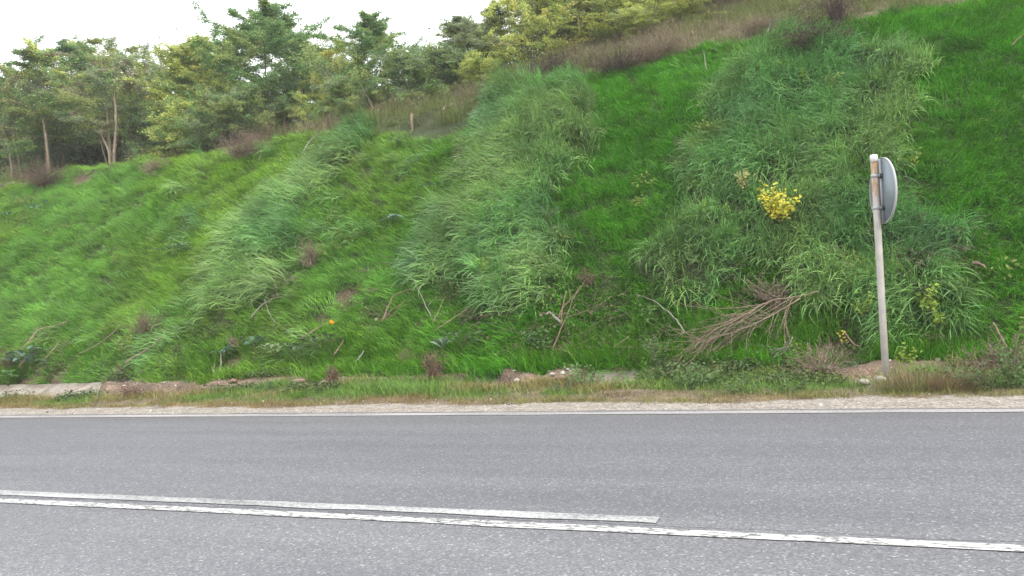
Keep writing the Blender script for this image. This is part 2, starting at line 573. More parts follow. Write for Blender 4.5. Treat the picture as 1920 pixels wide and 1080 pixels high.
def scatter(name, pos, rot, scl, tint, idx, protos, label=None):
    """one object whose geometry nodes set a shared prototype on every point"""
    pc = bpy.data.collections.new(name + '_pieces')
    for i, o in enumerate(protos):
        o.name = '%s_piece_%02d' % (name, i)
        pc.objects.link(o)
    me = bpy.data.meshes.new(name)
    n = len(pos)
    me.vertices.add(n); me.vertices.foreach_set('co', np.asarray(pos, np.float32).ravel())
    a = me.attributes.new('rot', 'FLOAT_VECTOR', 'POINT'); a.data.foreach_set('vector', np.asarray(rot, np.float32).ravel())
    a = me.attributes.new('scl', 'FLOAT', 'POINT'); a.data.foreach_set('value', np.asarray(scl, np.float32))
    a = me.attributes.new('tint', 'FLOAT_VECTOR', 'POINT'); a.data.foreach_set('vector', np.asarray(tint, np.float32).ravel())
    a = me.attributes.new('idx', 'INT', 'POINT'); a.data.foreach_set('value', np.asarray(idx, np.int32))
    o = bpy.data.objects.new(name, me)
    COL.objects.link(o)
    g = bpy.data.node_groups.new(name + '_scatter', 'GeometryNodeTree')
    g.interface.new_socket('Geometry', in_out='INPUT', socket_type='NodeSocketGeometry')
    g.interface.new_socket('Geometry', in_out='OUTPUT', socket_type='NodeSocketGeometry')
    gi = g.nodes.new('NodeGroupInput'); go = g.nodes.new('NodeGroupOutput')
    ip = g.nodes.new('GeometryNodeInstanceOnPoints')
    ci = g.nodes.new('GeometryNodeCollectionInfo')
    ci.inputs['Collection'].default_value = pc
    ci.inputs['Separate Children'].default_value = True
    ci.inputs['Reset Children'].default_value = True
    ip.inputs['Pick Instance'].default_value = True

    def na(nm, ty):
        x = g.nodes.new('GeometryNodeInputNamedAttribute'); x.data_type = ty; x.inputs['Name'].default_value = nm
        return x.outputs[0]
    g.links.new(gi.outputs[0], ip.inputs['Points'])
    g.links.new(ci.outputs[0], ip.inputs['Instance'])
    g.links.new(na('idx', 'INT'), ip.inputs['Instance Index'])
    g.links.new(na('rot', 'FLOAT_VECTOR'), ip.inputs['Rotation'])
    g.links.new(na('scl', 'FLOAT'), ip.inputs['Scale'])
    g.links.new(ip.outputs[0], go.inputs[0])
    md = o.modifiers.new('scatter', 'NODES'); md.node_group = g
    tag(o, label, kind='stuff')
    return o


def frames(zaxis, xdir):
    """Euler XYZ angles of frames with the given z axis and x axis near xdir"""
    z = zaxis / np.linalg.norm(zaxis, axis=1, keepdims=True)
    y = np.cross(z, xdir); y /= np.linalg.norm(y, axis=1, keepdims=True) + 1e-9
    x = np.cross(y, z)
    ry = np.arcsin(np.clip(-x[:, 2], -1, 1))
    rx = np.arctan2(y[:, 2], z[:, 2])
    rz = np.arctan2(x[:, 1], x[:, 0])
    return np.stack([rx, ry, rz], 1)


# ------------------------------------------------------------------ ground
xs = np.concatenate([np.array([-400, -250, -150, -100, -70, -55, -45, -38, -33]), np.arange(-30, 9, 0.09), np.array([9.5, 10.5, 12, 14, 17, 22, 30, 45, 70, 120, 250, 400])])
ys = np.concatenate([np.array([7.04, 7.09]), np.arange(7.15, 10.4, 0.055), np.arange(10.4, 16, 0.09), np.arange(16, 24, 0.35), np.array([25, 27, 30, 35, 45, 60, 90, 150, 260, 400])])
GX, GY = np.meshgrid(xs, ys, indexing='ij')
GZ = terr(GX, GY)
nx_, ny_ = GX.shape
idg = np.arange(nx_ * ny_).reshape(nx_, ny_)
quads = np.stack([idg[:-1, :-1], idg[1:, :-1], idg[1:, 1:], idg[:-1, 1:]], -1).reshape(-1, 4)
gravel = np.array([.31, .275, .24]); vsoil = np.array([.17, .13, .085]); turf = np.array([.045, .06, .02]); soil = np.array([.17, .12, .085]); dryc = np.array([.15, .12, .075])
edge = 7.68 + 0.22 * (fbm(GX * 0.9, GX * 0 + 2, 41, 4) - 0.5) * 2
kg = sstep(0.06, -0.06, GY - edge + 0.35 * (fbm(GX * 5, GY * 7, 43, 3) - 0.5))
kd = sstep(0.02, .15, (8.78 - GY) + 0.0 * GX)
C = np.empty(GX.shape + (3,))
C[:] = vsoil
dirtband = sstep(8.6, 8.75, GY) * sstep(9.95, 9.7, GY + 0.25 * (fbm(GX * 2, GY * 2, 44, 3) - 0.5))
C = C * (1 - dirtband[..., None]) + (soil * (0.35 + 1.5 * fbm(GX * 5, GY * 5, 45, 4))[..., None]) * dirtband[..., None]
C = C * (1 - kg[..., None]) + gravel * kg[..., None]
sl_ = sstep(9.75, 10.0, GY)[..., None]
C = C * (1 - sl_) + turf * sl_
bk = sstep(14.9, 15.5, GY)[..., None]
C = C * (1 - bk) + dryc * bk
bm = (barem(GX, GY) * sstep(9.7, 9.9, GY))[..., None]
C = C * (1 - bm) + soil * (0.7 + 0.9 * fbm(GX * 6, GY * 6, 46, 3))[..., None] * bm
ground = build('hillside_ground', np.stack([GX, GY, GZ], -1).reshape(-1, 3), quads, None, M_GROUND, None, C.reshape(-1, 3))
tag(ground, kind='structure')
nearg = build('near_ground', [(-400, -400, -.02), (400, -400, -.02), (400, -0.5, -.02), (-400, -0.5, -.02)], [(0, 1, 2, 3)], None, M_GROUND, None, np.tile(vsoil, (4, 1)))
tag(nearg, kind='structure')

# road with a slightly ragged outer edge
rx = np.concatenate([np.array([-400, -200, -100, -60, -40]), np.arange(-32, 10, 0.12), np.array([12, 20, 40, 100, 200, 400])])
re = 7.06 + 0.035 * (fbm(rx * 2.2, rx * 0, 61, 4) - 0.5) * 2
n = len(rx)
V = np.concatenate([np.stack([rx, np.full(n, -0.6), np.full(n, 0.0)], 1), np.stack([rx, re, np.full(n, 0.0)], 1), np.stack([rx, re + .02, np.full(n, -0.06)], 1)])
i = np.arange(n - 1)
road = build('road', V, np.concatenate([np.stack([i, i + 1, n + i + 1, n + i], 1), np.stack([n + i, n + i + 1, 2 * n + i + 1, 2 * n + i], 1)]), None, M_ROAD, smooth=False)
tag(road, kind='structure')


def line(name, x0, x1, y0, y1, m, wob=0.006):
    X = np.arange(max(x0, -60), min(x1, 30) + .01, 0.1)
    X = np.concatenate([[x0] if x0 < -60 else [], X, [x1] if x1 > 30 or x1 - X[-1] > .003 else []])
    a = y0 + wob * 1.6 * (fbm(X * 2.3, X * 0, 81, 4) - .5) * 2; bb = y1 + wob * (fbm(X * 6, X * 0, 83, 3) - .5) * 2
    n = len(X); z = np.full(n, 0.004)
    i = np.arange(n - 1)
    o = build(name, np.concatenate([np.stack([X, a, z], 1), np.stack([X, bb, z], 1)]), np.stack([i, i + 1, n + i + 1, n + i], 1), None, m, smooth=False)
    return tag(o, kind='structure')


line('road_edge_marking', -400, 400, 6.80, 6.96, M_PAINT_EDGE)
line('centre_line_marking', -400, 400, 3.35, 3.435, M_PAINT)
line('worn_centre_line_marking', -400, -0.735, 3.515, 3.615, M_PAINT_OLD, 0.01)

# concrete drain: slabs laid end to end, each its own piece
drain = empty('concrete_drain', (0, 0, 0))
tag(drain, kind='structure')
X = -26.0
k = 0
while X < 4:
    L_ = 1.992
    dz = random.uniform(-.006, .006)
    prof = [(8.86, -.04), (8.90, -.03), (9.02, -.12), (9.14, -.12), (9.68, .145), (9.76, .15), (9.76, .03), (9.68, .01), (9.14, -.24), (9.00, -.24), (8.92, -.15), (8.86, -.14)]
    nseg = 9
    V = []; Q = []
    m_ = len(prof)
    for s_ in range(nseg + 1):
        xx = X + L_ * s_ / nseg
        for (yy, zz) in prof:
            top = zz > -.02
            V.append((xx, yy + (0.02 * (float(fbm(np.array(xx * 3), np.array(yy * 3), 91, 3)) - .5) if top else 0), zz + dz + (0.05 * (float(fbm(np.array(xx * 2.5), np.array(yy * 2), 93, 4)) - .5) if top else 0)))
    for s_ in range(nseg):
        for j in range(m_):
            Q.append((s_ * m_ + j, s_ * m_ + (j + 1) % m_, (s_ + 1) * m_ + (j + 1) % m_, (s_ + 1) * m_ + j))
    base = nseg * m_
    Q += [(j, 11 - j, 10 - j, j + 1) for j in range(5)] + [(base + j, base + j + 1, base + 10 - j, base + 11 - j) for j in range(5)]
    build('slab', V, Q, None, M_CONC, drain, smooth=False)
    X += 2.0
    k += 1


# ------------------------------------------------------------------ grass prototypes
def rand_dir(n, zmean=0.0, zs=.5):
    a = RNG.uniform(0, 6.28, n)
    return np.stack([np.cos(a), np.sin(a), RNG.normal(zmean, zs, n)], 1)


def ribbon(G, root, az, th0, bend, L, W, seg, c, twist=0.0, side_curl=0.0):
    """one blade: starts at angle th0 from upright, bends by 'bend' over its length towards azimuth az"""
    s = np.linspace(0, 1, seg + 1)
    th = th0 + bend * s ** 1.3
    aa = az + side_curl * s
    d = np.stack([np.sin(th) * np.cos(aa), np.sin(th) * np.sin(aa), np.cos(th)], 1)
    P = root + np.concatenate([[np.zeros(3)], np.cumsum((d[:-1] + d[1:]) / 2 * (L / seg), axis=0)])
    sd = np.stack([-np.sin(aa), np.cos(aa), np.zeros_like(aa)], 1)
    nn = np.cross(sd, d)
    tw = twist * s
    sd = sd * np.cos(tw)[:, None] + nn * np.sin(tw)[:, None]
    wv = W * 0.5 * np.minimum(1.0, 1.15 - s ** 2.0 * 1.15 + 0.0)
    A = P[:-1] - sd[:-1] * wv[:-1, None]; B = P[:-1] + sd[:-1] * wv[:-1, None]
    V = np.concatenate([np.stack([A, B], 1).reshape(-1, 3), P[-1:]])
    Q = [(2 * i, 2 * i + 1, 2 * i + 3, 2 * i + 2) for i in range(seg - 1)]
    T = [(2 * seg - 2, 2 * seg - 1, 2 * seg)]
    G.add(V, Q, T, c)


def proto_fine(k, nb=58, Lr=(.11, .25), rad=.13, lean=.45, bend=1.0, W=.0056):
    G = Geo()
    for _ in range(nb):
        r = rad * math.sqrt(random.random()); a = random.uniform(0, 6.28)
        v = random.choice((.7, .9, 1.1, 1.5)) * random.uniform(.85, 1.15); y = random.uniform(-.12, .16)
        ribbon(G, np.array([r * math.cos(a), r * math.sin(a), -.03]), random.gauss(0, .75), max(0.02, random.gauss(lean, .25)), max(.1, random.gauss(bend, .35)),
               random.uniform(*Lr), W * random.uniform(.7, 1.3), 4, (v * (1 + y), v, v * (1 - y)), random.uniform(-1, 1), random.gauss(0, .3))
    return G.make('grass_tuft', M_GRASS, link=False)


def proto_long(k, nb=34, Lr=(.30, .58), rad=.13):
    G = Geo()
    for _ in range(nb):
        r = rad * math.sqrt(random.random()); a = random.uniform(0, 6.28)
        v = random.choice((.65, .9, 1.15, 1.6)) * random.uniform(.85, 1.15); y = random.uniform(-.10, .14)
        ribbon(G, np.array([r * math.cos(a), r * math.sin(a), -.04]), random.gauss(0, .34), max(0.02, random.gauss(.42, .25)), max(.3, random.gauss(1.35, .4)),
               random.uniform(*Lr), random.uniform(.007, .0135), 6, (v * (1 + y), v, v * (1 - y)), random.uniform(-1.2, 1.2), random.gauss(0, .35))
    return G.make('long_grass_tuft', M_LONG, link=False)


def proto_dry(k, nb=26, Lr=(.25, .6), rad=.18):
    G = Geo()
    for _ in range(nb):
        r = rad * math.sqrt(random.random()); a = random.uniform(0, 6.28)
        L = random.uniform(*Lr); v = random.uniform(.6, 1.3)
        az = random.uniform(0, 6.28); th = abs(random.gauss(.3, .35))
        ribbon(G, np.array([r * math.cos(a), r * math.sin(a), -.03]), az, th, random.gauss(.5, .6), L, random.uniform(.004, .008), 4, (v, v, v), random.uniform(-1, 1))
        # little side twigs / seed heads
        if random.random() < .5:
            d = np.array([math.sin(th) * math.cos(az), math.sin(th) * math.sin(az), math.cos(th)])
            b0 = np.array([r * math.cos(a), r * math.sin(a), 0]) + d * L * .6
            for q in range(3):
                ribbon(G, b0 + d * random.uniform(-.08, .1), random.uniform(0, 6.28), random.uniform(.3, 1.3), .3, random.uniform(.05, .16), .005, 2, (v, v, v))
    return G.make('dry_tuft', M_DRY, link=False)


def proto_weed(k, nl=34, size=.05, H=.16, rad=.14):
    G = Geo()
    n = nl
    a = RNG.uniform(0, 6.28, n); r = rad * np.sqrt(RNG.uniform(0, 1, n))
    P = np.stack([r * np.cos(a), r * np.sin(a), RNG.uniform(.3, 1, n) * H * (1 - r / rad * .5)], 1)
    d = np.stack([np.cos(a), np.sin(a), RNG.normal(0, .35, n)], 1)
    nr = np.stack([RNG.normal(0, .3, n), RNG.normal(0, .3, n), np.ones(n)], 1)
    v = RNG.uniform(.7, 1.25, n)[:, None]
    G.leaves(P, RNG.uniform(.7, 1.4, n) * size, RNG.uniform(.4, .7, n) * size, d, nr, np.ones((n, 3)) * v)
    for _ in range(6):
        aa = random.uniform(0, 6.28)
        ribbon(G, np.array([0, 0, -.02]), aa, .3, .5, H, .005, 3, (.8, .9, .8))
    return G.make('weed', M_GRASS, link=False)


def proto_pebble(k):
    G = Geo()
    n = 6
    V = [(0, 0, 1)]; 
    for z, rr in ((.5, .85), (-.3, .9)):
        for i in range(n):
            a = i / n * 6.283 + random.uniform(-.2, .2); f = rr * random.uniform(.75, 1.15)
            V.append((f * math.cos(a) * 1.3, f * math.sin(a), z * random.uniform(.6, 1.0)))
    T = [(0, 1 + i, 1 + (i + 1) % n) for i in range(n)]
    Q = [(1 + i, 1 + n + i, 1 + n + (i + 1) % n, 1 + (i + 1) % n) for i in range(n)]
    G.add(np.array(V) * np.array([1, 1, .7]), Q, T, (1, 1, 1))
    return G.make('pebble', M_DRY, link=False, smooth=False)


fine_p = [proto_fine(i) for i in range(6)]
short_p = [proto_fine(i, 45, (.05, .12), .12, .35, .6, .004) for i in range(4)]
long_p = [proto_long(i) for i in range(6)]
dry_p = [proto_dry(i) for i in range(6)]
weed_p = [proto_weed(i) for i in range(5)]
peb_p = [proto_pebble(i) for i in range(4)]


def comb(X, Y, base=-2.45, amp=1.3):
    """direction in which the grass lies, as an angle in the ground plan (down the bank and to the left)"""
    return base + amp * (fbm(X * .55, Y * .8, 101, 3) - .5) * 2 + .7 * (fbm(X * 2.2, Y * 2.2, 103, 2) - .5) * 2


def lay(n, x0, x1, y0, y1, keep, lean_up=.5, base=-2.45, amp=1.3, jit=.35, sink=0.0):
    X = RNG.uniform(x0, x1, n); Y = RNG.uniform(y0, y1, n)
    k = RNG.uniform(0, 1, n) < keep(X, Y)
    X, Y = X[k], Y[k]
    N = tnormal(X, Y)
    z = N * (1 - lean_up) + np.array([0, 0, 1]) * lean_up
    a = comb(X, Y, base + .42 * sstep(-9, 0, X), amp) + RNG.normal(0, jit, len(X))
    h = np.stack([np.cos(a), np.sin(a), np.zeros_like(a)], 1)
    return np.stack([X, Y, terr(X, Y) - sink], 1), frames(z, h), X, Y


def mix3(a, b, t): return np.asarray(a) * (1 - t[:, None]) + np.asarray(b) * t[:, None]


ridge_lim = lambda X: 15.0 - .85 * sstep(-13, -9, X) * sstep(-4.5, -7, X) + .75 * (fbm(X * .5, X * 0 + 9, 111, 4) - .5) * 2 + .15 * sstep(-1.2, 1.0, X)
toe = lambda X: 9.58 + .22 * (fbm(X * 1.3, X * 0 + 4, 113, 3) - .5) * 2 - .1 * sstep(-2, 0, X)


def green_ok(X, Y):
    return sstep(-.15, .1, Y - toe(X)) * sstep(.25, -.15, Y - ridge_lim(X)) * (1 - .97 * barem(X, Y))


# fine bright turf
P, Rt, X, Y = lay(30000, -29, 8.5, 9.3, 16.6, lambda X, Y: green_ok(X, Y) * (1 - .84 * sstep(.3, .8, longm(X, Y))), .45)
t1 = fbm(X * .45, Y * .7, 121, 4); t2 = fbm(X * 2.5, Y * 2.5, 123, 3); rt = sstep(-9, -2.5, X)
G1 = mix3((.175, .355, .040), (.105, .320, .012), rt)           # olive-pale on the left, deep green on the right
G1 = G1 * ((0.62 + .76 * t2) * RNG.uniform(.75, 1.25, len(X)))[:, None] * mix3((.85, .97, 1.05), (1.12, 1.03, .9), sstep(.35, .65, t1) * (1 - .6 * rt))
far_crest = sstep(14.6, 15.2, Y) * sstep(-9, -13, X)
G1 = G1 * (1 + .25 * far_crest[:, None]) + far_crest[:, None] * np.array([.05, .04, .0])
S = (.85 + .5 * fbm(X * 1.2, Y * 1.2, 125, 3)) * (1 + .25 * sstep(10.6, 9.8, Y)) * (1 - .35 * far_crest)
scatter('turf_grass', P, Rt, S, G1, RNG.integers(0, 6, len(X)), fine_p, 'fine bright green grass covering the road bank')

# long pale grass, lying down the bank in mats
P, Rt, X, Y = lay(20000, -24, 8.5, 9.3, 16.6, lambda X, Y: np.maximum(sstep(.25, .85, longm(X, Y)), .12 * sstep(.55, .7, fbm(X * 1.1, Y * 1.1, 129, 3)) * sstep(-3, -6, X) * sstep(-16, -11, X) * sstep(.1, -.3, Y - ridge_lim(X))) * (1 - .95 * barem(X, Y)) * sstep(9.8, 10, Y), .4, -2.15, .9, .25)
t1 = fbm(X * .6, Y * .9, 131, 4); t2 = fbm(X * 2.2, Y * 2.2, 133, 3)
G2 = mix3((.155, .355, .10), (.26, .425, .13), sstep(.35, .65, t1)) * ((.55 + .9 * t2) * RNG.uniform(.75, 1.15, len(X)))[:, None]
blu = .42 * sstep(.56, .75, fbm(X * 1.4, Y * 1.0, 135, 3))
G2 = G2 * (1 - blu[:, None]) + np.array([.15, .33, .16]) * blu[:, None]
scatter('long_grass', P, Rt, .75 + .5 * fbm(X * 1.5, Y * 1.5, 137, 3), G2, RNG.integers(0, 6, len(X)), long_p, 'long pale grass lying in combed mats down the bank')

# longer strands hanging over the short turf
P, Rt, X, Y = lay(9000, -27, 8.5, 9.8, 16.2, lambda X, Y: green_ok(X, Y) * (1 - sstep(.2, .6, longm(X, Y))) * (.25 + .75 * sstep(.42, .62, fbm(X * 1.1, Y * 1.3, 127, 3))) * (.35 + .65 * sstep(-3, 0, X)), .4, -2.15, .9, .3)
G6 = mix3((.15, .33, .045), (.115, .30, .025), sstep(-9, -2.5, X)) * RNG.uniform(.6, 1.35, len(X))[:, None]
scatter('hanging_grass', P, Rt, RNG.uniform(.35, .7, len(X)), G6, RNG.integers(0, 6, len(X)), [proto_long(i, 22) for i in range(5)] + [proto_long(5, 26)], 'longer green strands of grass hanging over the short turf')

# rank grass at the foot of the bank
P, Rt, X, Y = lay(4200, -29, 8.5, 9.5, 10.4, lambda X, Y: sstep(-.05, .1, Y - toe(X)) * sstep(10.4, 10.0, Y) * (1 - barem(X, Y)) * sstep(.38, .5, fbm(X * .9, Y * 0, 141, 3)), .75, -1.8, 1.2, .6)
scatter('foot_grass', P, Rt, RNG.uniform(.9, 1.5, len(X)), mix3((.085, .25, .012), (.14, .30, .03), RNG.uniform(0, 1, len(X))), RNG.integers(0, 6, len(X)), [proto_fine(i, 55, (.14, .26), .1, .25, .8, .006) for i in range(6)], 'bright upright grass along the foot of the bank')

# verge between gravel and drain
def verge_keep(X, Y):
    return verge_keep0(X, Y) * (1 - .85 * expose(X) * sstep(8.45, 8.65, Y)) * np.where((abs(X - .5) < .3) & (Y > 8.15) & (Y < 9.0), .12, 1)
def verge_keep0(X, Y):
    ed = 7.68 + 0.22 * (fbm(X * 0.9, X * 0 + 2, 41, 4) - 0.5) * 2
    return (1 - .7 * sstep(-10.5, -13, X)) * sstep(-.1, .12, Y - ed + .25 * (fbm(X * 5, Y * 7, 43, 3) - .5)) * (1 - .8 * expose(X) * sstep(8.85, 8.95, Y)) * sstep(9.35, 8.95, Y + .5 * (fbm(X * 2, X * 0, 151, 3) - .5)) * (.25 + .75 * sstep(.3, .5, fbm(X * 1.3, Y * 2.5, 153, 3)))
P, Rt, X, Y = lay(19000, -27, 6, 7.5, 9.6, verge_keep, 1.0, 0, 3.1, 3)
dr = np.clip(sstep(.45, .65, fbm(X * 1.1, Y * 2, 155, 4)) * .8 + sstep(8.15, 7.85, Y) * .7, 0, 1)
G3 = mix3((.14, .26, .045), (.26, .20, .085), dr) * RNG.uniform(.75, 1.25, len(X))[:, None]
scatter('verge_grass', P, Rt, RNG.uniform(.5, 1.15, len(X)) * (.8 + .8 * sstep(7.9, 8.5, Y)), G3, RNG.integers(0, 4, len(X)), short_p, 'short patchy green and yellowed grass on the verge')

# dry stalks on the crest and beyond
P, Rt, X, Y = lay(10500, -32, 10, 14.3, 22, lambda X, Y: sstep(-.25, .25, Y - ridge_lim(X) - .8 * sstep(-11, -14, X)) * sstep(.25, .5, fbm(X * .8, Y * .8, 161, 3) + .1), .8, 0, 3.1, 3)
dk = sstep(.4, .62, fbm(X * .7, Y * .9, 163, 4))
G4 = mix3((.31, .27, .165), (.205, .17, .12), dk)
gr = sstep(.44, .6, fbm(X * 1.1, Y * 1.1, 165, 3)) * .8
G4 = G4 * (1 - gr[:, None]) + np.array([.19, .25, .07]) * gr[:, None]
scatter('dry_brush', P, Rt, RNG.uniform(.35, 1.0, len(X)), G4 * RNG.uniform(.7, 1.3, len(X))[:, None], RNG.integers(0, 6, len(X)), dry_p, 'dry brown stalks and dead weeds along the top of the bank')
# thin grass between the dry stalks
P, Rt, X, Y = lay(9000, -32, 10, 14.4, 21, lambda X, Y: sstep(0, .5, Y - ridge_lim(X)) * (.35 + .6 * sstep(-10, -13, X) * sstep(16.5, 15.8, Y)), .9, -2, 2, .8)
cc = sstep(-10, -13, X)
scatter('crest_grass', P, Rt, RNG.uniform(.5, .95, len(X)) , mix3((.20, .25, .07), (.24, .36, .07), cc), RNG.integers(0, 6, len(X)), [proto_fine(i, 50) for i in range(6)], 'pale olive grass thinning out on the crest')

# leafy weeds
P, Rt, X, Y = lay(5000, -28, 8, 9.6, 15.3, lambda X, Y: green_ok(X, Y) * sstep(.60, .70, fbm(X * .9, Y * 1.1, 171, 3)) * .5, .3, 0, 3.1, 3)
P[:, 2] += .07 + .16 * longm(X, Y)
hue = RNG.uniform(0, 1, len(X))
scatter('leafy_weeds', P, Rt, RNG.uniform(.6, 1.3, len(X)), mix3((.12, .20, .03), (.20, .26, .04), hue), RNG.integers(0, 5, len(X)), weed_p, 'small leafy weeds dotted through the grass of the bank')
P, Rt, X, Y = lay(7000, -26, 6, 8.3, 11.2, lambda X, Y: np.where((abs(X - .5) < .35) & (Y < 9.3), 0, 1) * sstep(11.2, 10.2, Y) * sstep(.5, .62, fbm(X * .8, Y * 1.2, 175, 3) + .12 * sstep(-3, -1, X)) * (1 - expose(X) * sstep(8.7, 8.8, Y) * sstep(9.6, 9.5, Y)) * .75, .8, 0, 3.1, 3)
hue = RNG.uniform(0, 1, len(X))
scatter('roadside_weeds', P, Rt, RNG.uniform(.6, 1.35, len(X)), mix3((.07, .13, .04), (.14, .18, .05), hue), RNG.integers(0, 5, len(X)), [proto_weed(i, 40, .04, .14, .12) for i in range(5)], 'low leafy weeds along the drain and verge')

# fallen twigs and dead leaves in the foot of the grass
tw_p = []
for i in range(4):
    G = Geo()
    for k in range(9):
        a = random.uniform(0, 6.28); L = random.uniform(.1, .38)
        p0 = np.array([random.gauss(0, .1), random.gauss(0, .1), random.uniform(.02, .14)])
        q = np.linspace(0, 1, 4)[:, None]
        G.tube(p0 + q * L * np.array([math.cos(a), math.sin(a), random.gauss(.1, .3)]) + np.cumsum(RNG.normal(0, .012, (4, 3)), 0), np.linspace(.004, .0015, 4), 3, np.array([1, 1, 1]) * random.uniform(.6, 1.4))
    m = 14
    G.leaves(RNG.normal(0, .12, (m, 3)) * np.array([1, 1, .3]) + np.array([0, 0, .08]), .04, .028, rand_dir(m), rand_dir(m, 1), np.ones((m, 3)) * RNG.uniform(.5, 1.2, m)[:, None])
    tw_p.append(G.make('twigs', M_DRY, link=False))
P, Rt, X, Y = lay(900, -24, 6, 9.7, 11.6, lambda X, Y: sstep(.50, .62, fbm(X * .9, Y * 1.1, 211, 3)) * sstep(11.6, 10.2, Y), .5, 0, 3.1, 3)
P[:, 2] += .10
scatter('fallen_twigs', P, Rt, RNG.uniform(.7, 1.3, len(X)), mix3((.27, .22, .15), (.17, .14, .10), RNG.uniform(0, 1, len(X))), RNG.integers(0, 4, len(X)), tw_p, 'fallen twigs and dead leaves lying in the grass at the foot of the bank')

# loose stones
n = 5200
X = RNG.uniform(-22, 5, n); Y = np.concatenate([RNG.uniform(7.1, 7.95, n // 2), RNG.uniform(8.8, 10.1, n - n // 2)])
keep = np.where(Y < 8, RNG.uniform(0, 1, n) < .8, RNG.uniform(0, 1, n) < .35 + .65 * sstep(.45, .6, fbm(X * 1.5, Y * 2, 181, 3)))
X, Y = X[keep], Y[keep]
n = len(X)
sc_ = np.clip(RNG.lognormal(-4.9, .5, n), .003, .035) * np.where(Y < 8, .8, 1.3)
A = RNG.uniform(0, 6.28, (n, 3)) * np.array([.1, .1, 1])
bright = RNG.uniform(.28, .62, n)[:, None]
scatter('loose_gravel', np.stack([X, Y, terr(X, Y) + sc_ * .2], 1), A, sc_, np.array([1, .93, .85]) * bright, RNG.integers(0, 4, n), peb_p, 'loose pale stones on the shoulder and the spilled earth')


# ------------------------------------------------------------------ trees
GREEN = (.15, .25, .09); DEEP = (.105, .19, .075); OLIVE = (.29, .33, .11); YGREEN = (.52, .56, .17); YELLOW = (.52, .46, .16)
BROWN = (.23, .185, .135); GREY = (.21, .26, .16); ORANGE = (.36, .24, .08)


